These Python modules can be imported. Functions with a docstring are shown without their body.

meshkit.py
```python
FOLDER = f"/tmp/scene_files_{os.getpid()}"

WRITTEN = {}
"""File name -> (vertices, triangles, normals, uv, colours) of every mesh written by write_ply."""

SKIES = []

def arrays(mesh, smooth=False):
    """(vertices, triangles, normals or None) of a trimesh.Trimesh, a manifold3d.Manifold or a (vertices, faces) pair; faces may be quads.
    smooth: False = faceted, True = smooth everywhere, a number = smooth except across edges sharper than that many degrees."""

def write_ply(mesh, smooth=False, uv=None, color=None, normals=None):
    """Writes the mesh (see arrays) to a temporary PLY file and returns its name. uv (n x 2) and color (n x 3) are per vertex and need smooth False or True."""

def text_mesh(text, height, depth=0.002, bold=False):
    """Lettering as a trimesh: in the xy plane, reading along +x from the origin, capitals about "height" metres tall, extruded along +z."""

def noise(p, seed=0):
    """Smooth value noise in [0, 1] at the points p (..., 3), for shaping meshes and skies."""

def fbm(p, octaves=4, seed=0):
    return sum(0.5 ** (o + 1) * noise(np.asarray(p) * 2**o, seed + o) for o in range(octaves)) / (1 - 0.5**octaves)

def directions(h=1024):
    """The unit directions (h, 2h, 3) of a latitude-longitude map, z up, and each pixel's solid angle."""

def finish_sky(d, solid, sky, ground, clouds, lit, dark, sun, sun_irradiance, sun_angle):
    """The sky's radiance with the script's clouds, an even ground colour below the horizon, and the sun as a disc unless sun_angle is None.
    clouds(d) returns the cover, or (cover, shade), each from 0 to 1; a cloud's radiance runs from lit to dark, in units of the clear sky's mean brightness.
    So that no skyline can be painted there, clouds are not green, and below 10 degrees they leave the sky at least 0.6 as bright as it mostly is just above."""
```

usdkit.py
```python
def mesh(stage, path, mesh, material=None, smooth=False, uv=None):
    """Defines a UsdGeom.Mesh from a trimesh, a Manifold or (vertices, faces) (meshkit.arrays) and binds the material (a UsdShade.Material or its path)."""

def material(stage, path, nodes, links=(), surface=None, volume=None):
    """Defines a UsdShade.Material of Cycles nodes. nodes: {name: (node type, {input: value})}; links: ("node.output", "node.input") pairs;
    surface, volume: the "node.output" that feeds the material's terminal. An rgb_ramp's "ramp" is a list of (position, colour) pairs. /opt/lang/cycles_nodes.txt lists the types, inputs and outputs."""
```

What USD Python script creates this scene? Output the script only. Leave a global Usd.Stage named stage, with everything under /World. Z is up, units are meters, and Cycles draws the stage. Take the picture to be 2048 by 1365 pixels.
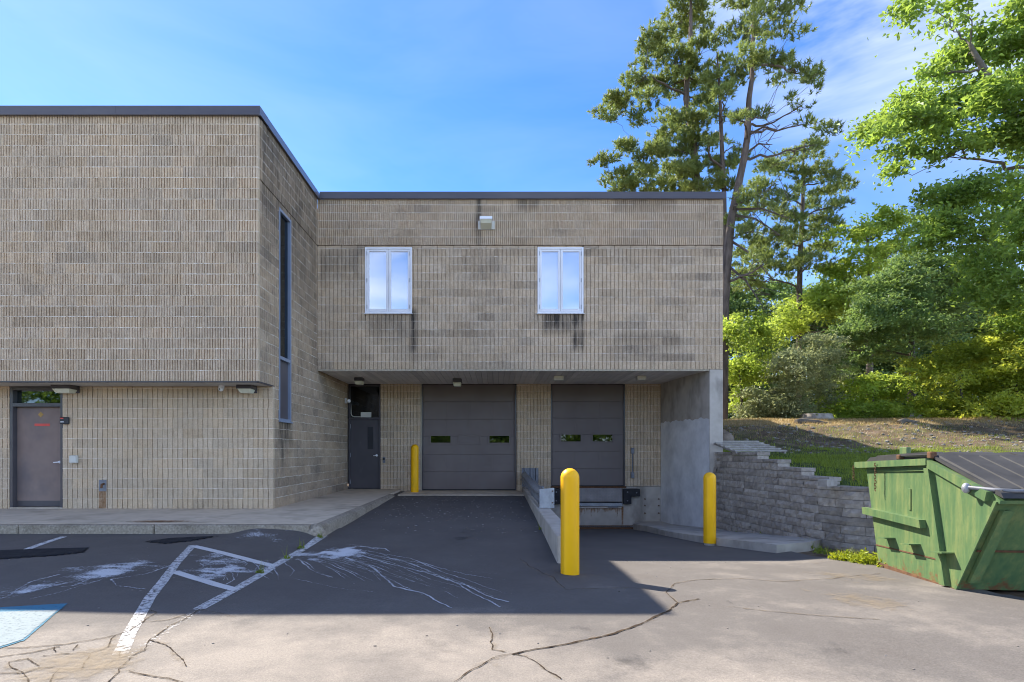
import math, random
import numpy as np, trimesh, usdkit, meshkit
from shapely.geometry import Polygon
from pxr import Usd, UsdGeom, UsdLux, UsdShade, Gf, Sdf, Vt

stage = Usd.Stage.CreateInMemory()
UsdGeom.SetStageUpAxis(stage, "Z")
UsdGeom.SetStageMetersPerUnit(stage, 1.0)
UsdGeom.Xform.Define(stage, "/World")
UsdGeom.Scope.Define(stage, "/World/Looks")
rng = np.random.default_rng(7)

# ------------------------------------------------------------------ camera, sky, sun
F, CX, HY, CZ = 1140.0, 991.0, 902.0, 1.45          # focal length and principal point in photo pixels, eye height
EXPOSURE = 1.98
SUN_DIR = np.array([-6.02, 5.72, 7.95]); SUN_DIR /= np.linalg.norm(SUN_DIR)
SUN_EL, SUN_ROT = math.asin(SUN_DIR[2]), math.atan2(SUN_DIR[0], SUN_DIR[1])
SKY_STRENGTH, SUN_INT = 0.10, 0.78

cam = UsdGeom.Camera.Define(stage, "/World/camera")
cam.CreateHorizontalApertureAttr(36.0)
cam.CreateVerticalApertureAttr(36.0 * 682 / 1024)
cam.CreateFocalLengthAttr(F / 2048 * 36.0)
cam.CreateHorizontalApertureOffsetAttr((1024 - CX) / 2048 * 36.0)
cam.CreateVerticalApertureOffsetAttr((HY - 682.5) / 2048 * 36.0)
cam.CreateClippingRangeAttr(Gf.Vec2f(0.05, 5000))
cam.CreateExposureAttr(EXPOSURE)
cam.AddTranslateOp().Set(Gf.Vec3d(0, 0, CZ))
cam.AddRotateXOp().Set(90.0)


def P(px, py, Y):
    """The world point at depth Y seen at photo pixel (px, py)."""
    return np.array([(px - CX) * Y / F, Y, CZ - (py - HY) * Y / F])


def mat(name, nodes, links, surface="p.BSDF"):
    return usdkit.material(stage, "/World/Looks/" + name, nodes, links, surface=surface)


# sky: physical sky, thin clouds mixed in from noise
def dirv(px, py):
    d = np.array([(px - CX) / F, 1.0, (HY - py) / F]); return d / np.linalg.norm(d)

sky_nodes = {
    "sky": ("sky_texture", {"sky_type": "single_scattering", "sun_disc": False, "sun_elevation": SUN_EL, "sun_rotation": SUN_ROT,
                            "altitude": 0.0, "air_density": 0.6, "aerosol_density": 0.05, "ozone_density": 2.0}),
    "tc": ("texture_coordinate", {}),
    "sat": ("hsv", {"hue": 0.507, "saturation": 1.24, "value": 1.0}),
    "map": ("mapping", {"scale": (1.5, 1.5, 5.5), "rotation": (0.15, 0.25, 0.3)}),
    "n": ("noise_texture", {"scale": 1.9, "detail": 7.0, "roughness": 0.55, "distortion": 0.35}),
    "nr": ("map_range", {"from_min": 0.36, "from_max": 0.74, "to_min": 0.0, "to_max": 1.0, "clamp": True}),
    "mapl": ("mapping", {"scale": (1.0, 1.0, 1.3), "location": (5.9, 5.5, 5.3)}),
    "n2": ("noise_texture", {"scale": 1.0, "detail": 1.0}),
    "n2r": ("map_range", {"from_min": 0.425, "from_max": 0.53, "to_min": 0.06, "to_max": 0.85, "clamp": True}),
    "m": ("math", {"math_type": "multiply"}),
    "mixc": ("mix_color", {"blend_type": "mix", "b": (4.6, 4.7, 4.8)}),
    "bg": ("background_shader", {"strength": SKY_STRENGTH}),
}
sky_links = [("tc.generated", "map.vector"), ("map.vector", "n.vector"), ("n.fac", "nr.value"), ("tc.generated", "mapl.vector"), ("mapl.vector", "n2.vector"),
             ("n2.fac", "n2r.value"), ("nr.result", "m.value1"), ("n2r.result", "m.value2"),
             ("sky.color", "sat.color"), ("sat.color", "mixc.a"), ("m.value", "mixc.fac"), ("mixc.result", "bg.color")]
sky_mat = mat("sky", sky_nodes, sky_links, surface="bg.background")
dome = UsdLux.DomeLight.Define(stage, "/World/sky")
UsdShade.MaterialBindingAPI.Apply(dome.GetPrim()).Bind(sky_mat)
dome.GetPrim().SetCustomDataByKey("kind", "structure")
dome.GetPrim().SetCustomDataByKey("label", "blue summer sky with thin white wisps of cloud")

sun = UsdLux.DistantLight.Define(stage, "/World/sun")
sun.CreateIntensityAttr(SUN_INT)
sun.CreateAngleAttr(0.5)
sun.CreateNormalizeAttr(True)
sun.CreateColorAttr(Gf.Vec3f(1.0, 0.93, 0.82))
zax = Gf.Vec3d(*SUN_DIR)
rot = Gf.Rotation(Gf.Vec3d(0, 0, 1), zax)
sun.AddTransformOp().Set(Gf.Matrix4d().SetRotate(rot))

# ------------------------------------------------------------------ helpers
used = {}


def number(parent, name):
    k = (parent, name)
    n = used.get(k, 0); used[k] = n + 1
    return f"{parent}/{name}" + (f"_{n:03d}" if n else "")


def tag(path, label=None, cat=None, group=None, kind=None):
    p = stage.GetPrimAtPath(path)
    for k, v in (("label", label), ("category", cat), ("group", group), ("kind", kind)):
        if v:
            p.SetCustomDataByKey(k, v)
    return path


def obj(name, mesh, m, parent="/World", smooth=False, tone=None, attrs=None, **tags):
    if isinstance(mesh, tuple):                       # drop points that no face uses
        v_, f_ = np.asarray(mesh[0], float), np.asarray(mesh[1], int)
        if f_.shape[1] == 4: f_ = np.vstack([f_[:, [0, 1, 2]], f_[:, [0, 2, 3]]])
        u_ = np.unique(f_)
        if len(u_) < len(v_):
            re_ = np.zeros(len(v_), int); re_[u_] = np.arange(len(u_)); n_ = len(v_)
            pick = lambda a: np.asarray(a)[u_] if a is not None and np.ndim(a) and len(a) == n_ else a
            v_, f_, tone, attrs = v_[u_], re_[f_], pick(tone), {k: pick(a) for k, a in (attrs or {}).items()}
        mesh = (v_, f_)
    path = number(parent, name)
    g = usdkit.mesh(stage, path, mesh, m, smooth=smooth)
    n = len(g.GetPointsAttr().Get())
    api = UsdGeom.PrimvarsAPI(g)
    if tone is not None:
        t = np.asarray(tone, np.float32)
        if t.ndim == 0 or len(t) != n:
            t = np.full(n, float(np.mean(t)), np.float32)
        api.CreatePrimvar("tone", Sdf.ValueTypeNames.FloatArray, "vertex").Set(Vt.FloatArray.FromNumpy(t))
    for k, v in (attrs or {}).items():
        api.CreatePrimvar(k, Sdf.ValueTypeNames.FloatArray, "vertex").Set(Vt.FloatArray.FromNumpy(np.asarray(v, np.float32)))
    if tags:
        tag(path, **tags)
    return path


def thing(name, label=None, cat=None, parent="/World", group=None, loc=None, kind=None):
    path = number(parent, name)
    x = UsdGeom.Xform.Define(stage, path)
    if loc is not None:
        x.AddTranslateOp().Set(Gf.Vec3d(*map(float, loc)))
    tag(path, label, cat, group, kind)
    return path


class MB:
    """Collects (vertices, triangles)."""
    def __init__(self): self.v, self.f, self.n, self.t = [], [], 0, []
    def add(self, v, f, tone=0.5):
        v = np.asarray(v, float); f = np.asarray(f, int)
        if f.shape[1] == 4: f = np.vstack([f[:, [0, 1, 2]], f[:, [0, 2, 3]]])
        self.v.append(v); self.f.append(f + self.n); self.n += len(v); self.t.append(np.full(len(v), tone) if np.ndim(tone) == 0 else np.asarray(tone))
        return self
    def box(self, x0, x1, y0, y1, z0, z1, c=0.0, tone=0.5):
        return self.add(*cbox(x0, x1, y0, y1, z0, z1, c), tone=tone)
    def mesh(self): return np.vstack(self.v), np.vstack(self.f)
    def tone(self): return np.concatenate(self.t)


def cbox(x0, x1, y0, y1, z0, z1, c=0.0):
    """A box, chamfered by c."""
    if c <= 0:
        v = np.array([(x, y, z) for x in (x0, x1) for y in (y0, y1) for z in (z0, z1)], float)
        f = [(0, 1, 3, 2), (4, 6, 7, 5), (0, 4, 5, 1), (2, 3, 7, 6), (0, 2, 6, 4), (1, 5, 7, 3)]
        return v, np.array(f)
    pts = []
    for sx in (0, 1):
        for sy in (0, 1):
            for sz in (0, 1):
                x, y, z = (x0, x1)[sx], (y0, y1)[sy], (z0, z1)[sz]
                dx, dy, dz = c * (1 - 2 * sx), c * (1 - 2 * sy), c * (1 - 2 * sz)
                pts += [(x, y + dy, z + dz), (x + dx, y, z + dz), (x + dx, y + dy, z)]
    h = trimesh.convex.convex_hull(np.array(pts))
    return np.array(h.vertices), np.array(h.faces)


def tube(points, radii, sides=8, cap=True):
    p = np.asarray(points, float); n = len(p)
    r = np.broadcast_to(np.asarray(radii, float), (n,))
    t = np.gradient(p, axis=0); t /= np.linalg.norm(t, axis=1, keepdims=True) + 1e-12
    ref = np.array([0, 0, 1.0]) if abs(t[:, 2]).mean() < 0.85 else np.array([1.0, 0, 0])
    a = np.cross(t, ref); a /= np.linalg.norm(a, axis=1, keepdims=True) + 1e-12
    b = np.cross(t, a); ang = np.arange(sides) * 2 * np.pi / sides
    v = (p[:, None] + r[:, None, None] * (np.cos(ang)[None, :, None] * a[:, None] + np.sin(ang)[None, :, None] * b[:, None])).reshape(-1, 3)
    f = []
    for i in range(n - 1):
        for j in range(sides):
            k = (j + 1) % sides
            f += [(i * sides + j, i * sides + k, (i + 1) * sides + k), (i * sides + j, (i + 1) * sides + k, (i + 1) * sides + j)]
    if cap:
        v = np.vstack([v, p[0], p[-1]]); m = n * sides
        for j in range(sides):
            k = (j + 1) % sides
            f += [(m, k, j), (m + 1, (n - 1) * sides + j, (n - 1) * sides + k)]
    return v, np.array(f)


def prism(poly, axis, lo, hi):
    """Polygon (a, b) extruded along an axis: axis 'y' -> (x, z), 'x' -> (y, z), 'z' -> (x, y)."""
    m = trimesh.creation.extrude_polygon(Polygon(poly), hi - lo, engine="earcut")
    v = np.array(m.vertices); a, b, c = v[:, 0], v[:, 1], v[:, 2] + lo
    v = {"y": np.stack([a, c, b], 1), "x": np.stack([c, a, b], 1), "z": np.stack([a, b, c], 1)}[axis]
    f = np.array(m.faces)
    return v, (f[:, ::-1] if axis == "y" else f)


def revolve(profile, center, sides=32):
    """profile: (r, z) from bottom to top."""
    pr = np.asarray(profile, float); ang = np.arange(sides) * 2 * np.pi / sides
    v = np.stack([pr[:, None, 0] * np.cos(ang), pr[:, None, 0] * np.sin(ang), np.repeat(pr[:, 1:2], sides, 1)], -1).reshape(-1, 3) + np.asarray(center)
    f = []
    for i in range(len(pr) - 1):
        for j in range(sides):
            k = (j + 1) % sides
            f += [(i * sides + j, i * sides + k, (i + 1) * sides + k), (i * sides + j, (i + 1) * sides + k, (i + 1) * sides + j)]
    return v, np.array(f)


def smoothstep(a, b, x):
    t = np.clip((np.asarray(x, float) - a) / (b - a), 0, 1); return t * t * (3 - 2 * t)


def gridmesh(xs, ys, zf):
    X, Y = np.meshgrid(xs, ys)
    Z = zf(X, Y)
    nx, ny = len(xs), len(ys)
    i = np.arange((ny - 1) * (nx - 1)); r, c = i // (nx - 1), i % (nx - 1); a = r * nx + c
    f = np.stack([a, a + 1, a + nx + 1, a + nx], 1)
    return np.stack([X, Y, Z], -1).reshape(-1, 3), f


def noise3(v, s, seed=0, octv=4):
    return meshkit.fbm(np.asarray(v) * s + 31.7, octv, seed)


# ------------------------------------------------------------------ materials
def surf(name, stops, scale=6.0, detail=6.0, rough=0.85, bump=0.0, bscale=60.0, metallic=0.0, spec=0.4, stretch=None, tonew=0.0, extra=None, dirt=None, distort=0.0, bdist=0.01):
    """Noise-driven colour (ramp stops) with optional per-mesh tone, stretched dirt and bump."""
    n = {"g": ("geometry", {}), "map": ("mapping", {"scale": stretch or (1, 1, 1)}), "n": ("noise_texture", {"scale": scale, "detail": detail, "roughness": 0.6, "distortion": distort}),
         "r": ("rgb_ramp", {"ramp": stops}), "p": ("principled_bsdf", {"roughness": rough, "metallic": metallic, "specular_ior_level": spec})}
    l = [("g.position", "map.vector"), ("map.vector", "n.vector"), ("n.fac", "r.fac")]
    col = "r.color"
    if tonew:
        n["at"] = ("attribute", {"attribute": "tone"})
        n["tr"] = ("map_range", {"from_min": 0.0, "from_max": 1.0, "to_min": 1 - tonew, "to_max": 1 + tonew})
        n["vm"] = ("vector_math", {"math_type": "scale"})
        l += [("at.fac", "tr.value"), (col, "vm.vector1"), ("tr.result", "vm.scale")]; col = "vm.vector"
    if dirt:
        dcol, dscale, lo, hi, amt, dstretch = dirt
        n["dm"] = ("mapping", {"scale": dstretch}); n["dn"] = ("noise_texture", {"scale": dscale, "detail": 5.0, "roughness": 0.6})
        n["dr"] = ("map_range", {"from_min": lo, "from_max": hi, "to_min": 0.0, "to_max": amt, "clamp": True})
        n["dx"] = ("mix_color", {"blend_type": "mix", "b": dcol})
        l += [("g.position", "dm.vector"), ("dm.vector", "dn.vector"), ("dn.fac", "dr.value"), ("dr.result", "dx.fac"), (col, "dx.a")]; col = "dx.result"
    l.append((col, "p.base_color"))
    if bump:
        n["bn"] = ("noise_texture", {"scale": bscale, "detail": 4.0, "roughness": 0.65})
        n["b"] = ("bump", {"strength": bump, "distance": bdist})
        l += [("g.position", "bn.vector"), ("bn.fac", "b.height"), ("b.normal", "p.normal")]
    return mat(name, n, l)


M = {}
# split-face block: warm grey brown, per-block tone, dark weathering, and water streaks under sills and from the roof edge
def block_mat(name, base_lo, base_hi, dirtamt, dlo=0.5, dhi=0.72):
    n = {"g": ("geometry", {}), "n": ("noise_texture", {"scale": 9.0, "detail": 8.0, "roughness": 0.7}), "r": ("rgb_ramp", {"ramp": [(0.25, base_lo), (0.75, base_hi)]}),
         "fn": ("noise_texture", {"scale": 38.0, "detail": 6.0, "roughness": 0.8}), "fr": ("map_range", {"from_min": 0.3, "from_max": 0.7, "to_min": 0.74, "to_max": 1.26}),
         "fm": ("vector_math", {"math_type": "scale"}),
         "at": ("attribute", {"attribute": "tone"}), "tr": ("map_range", {"to_min": 0.89, "to_max": 1.10}), "vm": ("vector_math", {"math_type": "scale"}),
         "hue": ("mix_color", {"blend_type": "multiply", "b": (1.03, 0.985, 0.92)}), "at2": ("attribute", {"attribute": "hue"}),
         "dm": ("mapping", {"scale": (0.9, 0.9, 1.7)}), "dn": ("noise_texture", {"scale": 1.3, "detail": 7.0, "roughness": 0.68}),
         "dr": ("map_range", {"from_min": dlo, "from_max": dhi, "to_min": 0.0, "to_max": dirtamt, "clamp": True}), "dx": ("mix_color", {"b": (0.075, 0.066, 0.056)}),
         "so": ("attribute", {"attribute": "soot"}), "son": ("noise_texture", {"scale": 16.0, "detail": 6.0, "roughness": 0.75}), "sor": ("map_range", {"from_min": 0.32, "from_max": 0.62, "to_min": 0.35, "to_max": 1.1, "clamp": True}), "som": ("math", {"math_type": "multiply", "use_clamp": True}), "sox": ("mix_color", {"b": (0.10, 0.080, 0.066)}), "sat": ("attribute", {"attribute": "stain"}), "sx": ("mix_color", {"b": (0.05, 0.042, 0.036)}),
         "sm": ("mapping", {"scale": (7.0, 7.0, 0.8)}), "sn": ("noise_texture", {"scale": 1.5, "detail": 6.0, "roughness": 0.7}),
         "sr": ("map_range", {"from_min": 0.3, "from_max": 0.62, "to_min": 0.28, "to_max": 1.15, "clamp": True}), "smul": ("math", {"math_type": "multiply", "use_clamp": True}),
         "bn": ("noise_texture", {"scale": 70.0, "detail": 5.0, "roughness": 0.7}), "b": ("bump", {"strength": 0.75, "distance": 0.012}),
         "p": ("principled_bsdf", {"roughness": 0.95, "specular_ior_level": 0.15})}
    l = [("g.position", "n.vector"), ("n.fac", "r.fac"), ("g.position", "fn.vector"), ("fn.fac", "fr.value"), ("r.color", "fm.vector1"), ("fr.result", "fm.scale"),
         ("at.fac", "tr.value"), ("fm.vector", "vm.vector1"), ("tr.result", "vm.scale"), ("vm.vector", "hue.a"), ("at2.fac", "hue.fac"),
         ("g.position", "dm.vector"), ("dm.vector", "dn.vector"), ("dn.fac", "dr.value"), ("dr.result", "dx.fac"), ("hue.result", "dx.a"),
         ("g.position", "sm.vector"), ("sm.vector", "sn.vector"), ("sn.fac", "sr.value"), ("sr.result", "smul.value1"), ("sat.fac", "smul.value2"), ("smul.value", "sx.fac"), ("g.position", "son.vector"), ("son.fac", "sor.value"), ("sor.result", "som.value1"), ("so.fac", "som.value2"), ("som.value", "sox.fac"), ("dx.result", "sox.a"), ("sox.result", "sx.a"),
         ("sx.result", "p.base_color"), ("g.position", "bn.vector"), ("bn.fac", "b.height"), ("b.normal", "p.normal")]
    return mat(name, n, l)


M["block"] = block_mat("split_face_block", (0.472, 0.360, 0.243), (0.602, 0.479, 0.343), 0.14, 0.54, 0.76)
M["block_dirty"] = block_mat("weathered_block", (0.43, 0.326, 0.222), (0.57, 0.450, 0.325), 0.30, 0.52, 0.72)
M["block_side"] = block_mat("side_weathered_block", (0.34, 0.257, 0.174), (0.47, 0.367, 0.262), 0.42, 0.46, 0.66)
M["mortar"] = surf("mortar", [(0.36, (0.44, 0.365, 0.265)), (0.62, (0.86, 0.80, 0.70))], scale=1.6, detail=7, rough=0.95, spec=0.1)
M["core"] = surf("wall_core", [(0.3, (0.09, 0.075, 0.06)), (0.7, (0.13, 0.11, 0.09))], scale=5, rough=0.95, spec=0.1)
M["conc"] = surf("poured_concrete", [(0.3, (0.37, 0.325, 0.27)), (0.7, (0.50, 0.445, 0.375))], scale=3, detail=8, rough=0.9, bump=0.35, bscale=90, dirt=((0.10, 0.09, 0.075), 1.6, 0.5, 0.72, 0.6, (1.2, 1.2, 0.5)), spec=0.25)
M["kerb"] = surf("kerb_concrete", [(0.3, (0.22, 0.18, 0.13)), (0.55, (0.36, 0.305, 0.23)), (0.75, (0.50, 0.44, 0.35))], scale=26, detail=9, rough=0.95, bump=0.7, bscale=70, dirt=((0.12, 0.095, 0.065), 1.8, 0.5, 0.72, 0.6, (1, 1, 1.5)), spec=0.15)
M["walk"] = surf("walk_concrete", [(0.3, (0.50, 0.41, 0.30)), (0.7, (0.63, 0.53, 0.40))], scale=4, detail=9, rough=0.92, bump=0.3, bscale=140, dirt=((0.14, 0.115, 0.085), 1.1, 0.52, 0.72, 0.55, (1, 1, 1)), spec=0.2)
M["bollard"] = surf("yellow_plastic", [(0.3, (0.90, 0.45, 0.002)), (0.7, (0.93, 0.49, 0.003))], scale=2, rough=0.42, bump=0.03, bscale=20, spec=0.32, dirt=((0.34, 0.19, 0.03), 5.0, 0.58, 0.82, 0.55, (1.4, 1.4, 0.35)))
M["bronze"] = surf("bronze_metal", [(0.3, (0.055, 0.048, 0.052)), (0.7, (0.075, 0.066, 0.068))], scale=1.2, rough=0.24, metallic=0.0, spec=0.6, stretch=(0.6, 1, 3))
M["door_dark"] = surf("dark_door_paint", [(0.3, (0.052, 0.044, 0.046)), (0.7, (0.074, 0.064, 0.065))], scale=1.5, detail=8, rough=0.5, spec=0.5, dirt=((0.11, 0.10, 0.095), 5.0, 0.58, 0.8, 0.5, (1.5, 1.5, 0.4)))
M["garage"] = surf("overhead_door_paint", [(0.3, (0.138, 0.108, 0.094)), (0.7, (0.172, 0.138, 0.121))], scale=0.9, detail=9, rough=0.55, spec=0.45, dirt=((0.16, 0.145, 0.135), 3.0, 0.55, 0.8, 0.45, (1.2, 1.2, 0.5)))
M["door_brown"] = surf("faded_brown_door", [(0.3, (0.165, 0.115, 0.095)), (0.7, (0.245, 0.178, 0.148))], scale=1.4, detail=8, rough=0.55, spec=0.4, dirt=((0.085, 0.08, 0.09), 1.2, 0.5, 0.7, 0.7, (1, 1, 0.8)))
M["frame_blue"] = surf("blue_grey_frame", [(0.3, (0.17, 0.20, 0.26)), (0.7, (0.21, 0.245, 0.31))], scale=3, rough=0.35, spec=0.5, metallic=0.2)
M["white_frame"] = surf("white_window_frame", [(0.3, (0.70, 0.69, 0.70)), (0.7, (0.78, 0.77, 0.78))], scale=3, rough=0.4)
M["galv"] = surf("galvanised_steel", [(0.3, (0.27, 0.28, 0.295)), (0.7, (0.42, 0.435, 0.45))], scale=7, detail=8, rough=0.45, metallic=0.55, bump=0.05, dirt=((0.22, 0.12, 0.06), 5.0, 0.62, 0.75, 0.7, (1, 1, 1)))
M["galv_old"] = surf("weathered_steel", [(0.3, (0.14, 0.145, 0.16)), (0.7, (0.24, 0.245, 0.26))], scale=7, detail=8, rough=0.55, metallic=0.4)
M["rubber"] = surf("black_rubber", [(0.3, (0.012, 0.012, 0.014)), (0.7, (0.03, 0.029, 0.03))], scale=9, rough=0.8)
M["black"] = surf("black_plastic", [(0.3, (0.014, 0.014, 0.016)), (0.7, (0.025, 0.025, 0.027))], scale=4, rough=0.4)
M["beige"] = surf("beige_plastic", [(0.3, (0.50, 0.48, 0.42)), (0.7, (0.58, 0.56, 0.49))], scale=4, rough=0.45)
M["lens"] = surf("lamp_lens", [(0.3, (0.55, 0.53, 0.40)), (0.7, (0.65, 0.63, 0.50))], scale=4, rough=0.3)
M["white"] = surf("white_enamel", [(0.3, (0.72, 0.72, 0.72)), (0.7, (0.80, 0.80, 0.80))], scale=4, rough=0.4)
M["soffit"] = surf("soffit_board", [(0.3, (0.66, 0.61, 0.55)), (0.7, (0.76, 0.71, 0.645))], scale=2, detail=6, rough=0.75, tonew=0.12, spec=0.3)
M["soffit_pale"] = surf("pale_soffit", [(0.3, (0.42, 0.40, 0.37)), (0.7, (0.52, 0.50, 0.46))], scale=2, detail=6, rough=0.75)
M["trim_beige"] = surf("beige_trim", [(0.3, (0.46, 0.40, 0.29)), (0.7, (0.54, 0.47, 0.35))], scale=3, rough=0.6)
M["red"] = surf("red_plate", [(0.3, (0.55, 0.06, 0.045)), (0.7, (0.66, 0.08, 0.06))], scale=4, rough=0.5)
M["orange"] = surf("amber_plate", [(0.3, (0.30, 0.17, 0.03)), (0.7, (0.40, 0.24, 0.06))], scale=20, rough=0.5)
M["rust"] = surf("rust", [(0.3, (0.065, 0.032, 0.016)), (0.7, (0.16, 0.078, 0.036))], scale=14, detail=8, rough=0.9)
M["steelplate"] = surf("worn_steel_plate", [(0.3, (0.19, 0.165, 0.15)), (0.7, (0.34, 0.31, 0.29))], scale=2.2, detail=7, rough=0.6, metallic=0.3)
M["roof"] = surf("roof_membrane", [(0.3, (0.10, 0.10, 0.10)), (0.7, (0.15, 0.15, 0.15))], scale=2)
M["stone"] = surf("grey_wall_stone", [(0.25, (0.245, 0.205, 0.165)), (0.75, (0.46, 0.395, 0.325))], scale=11, detail=9, rough=0.95, bump=0.7, bscale=55, tonew=0.24, spec=0.15, bdist=0.012)
M["paint_line"] = None


def pane_mat(name, refl, tint, back):
    return mat(name, {"gl": ("glossy_bsdf", {"color": tint, "roughness": 0.02}), "tr": ("transparent_bsdf", {"color": back}), "m": ("mix_closure", {"fac": refl})},
               [("tr.BSDF", "m.closure1"), ("gl.BSDF", "m.closure2")], surface="m.closure")


M["glass_mirror"] = pane_mat("reflective_pane", 0.50, (1.0, 1.0, 1.0), (0.92, 0.93, 0.94))
M["glass_dark"] = pane_mat("dark_pane", 0.07, (0.9, 0.95, 1.0), (0.30, 0.32, 0.34))
M["glass_mid"] = pane_mat("tinted_pane", 0.14, (0.8, 0.9, 0.95), (0.30, 0.33, 0.36))


def worn_paint(name, color, lo, hi, scale=22.0, rough=0.8, cscale=90.0, cdark=0.85):
    """Paint that has worn through in places to what lies below it."""
    n = {"g": ("geometry", {}), "n": ("noise_texture", {"scale": scale, "detail": 8.0, "roughness": 0.75}), "at": ("attribute", {"attribute": "tone"}),
         "ad": ("math", {"math_type": "add"}), "mr": ("map_range", {"from_min": lo, "from_max": hi, "clamp": True}),
         "n2": ("noise_texture", {"scale": cscale, "detail": 7.0, "roughness": 0.65}), "r": ("rgb_ramp", {"ramp": [(0.3, tuple(cdark * c for c in color)), (0.7, color)]}),
         "p": ("principled_bsdf", {"roughness": rough, "specular_ior_level": 0.25}), "tr": ("transparent_bsdf", {}), "m": ("mix_closure", {})}
    l = [("g.position", "n.vector"), ("n.fac", "ad.value1"), ("at.fac", "ad.value2"), ("ad.value", "mr.value"), ("g.position", "n2.vector"), ("n2.fac", "r.fac"), ("r.color", "p.base_color"),
         ("mr.result", "m.fac"), ("tr.BSDF", "m.closure1"), ("p.BSDF", "m.closure2")]
    return mat(name, n, l, surface="m.closure")


M["line"] = worn_paint("white_line_paint", (0.62, 0.61, 0.60), 0.50, 0.62)
M["shaded_blue_paint"] = worn_paint("shaded_blue_pavement_paint", (0.055, 0.20, 0.30), 0.44, 0.64)
M["sunlit_blue_paint"] = worn_paint("sunlit_blue_pavement_paint", (0.21, 0.26, 0.28), 0.36, 0.60, scale=30)
M["spray"] = worn_paint("white_powdery_residue", (0.60, 0.61, 0.63), 0.60, 0.80, scale=42)
M["rust_stain"] = worn_paint("rust_stain", (0.20, 0.10, 0.04), 0.62, 1.05, scale=14)
M["crack"] = surf("crack_soil", [(0.3, (0.022, 0.017, 0.014)), (0.6, (0.06, 0.042, 0.028)), (0.8, (0.16, 0.10, 0.05))], scale=6, detail=6, rough=0.95, spec=0.1)


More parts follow.
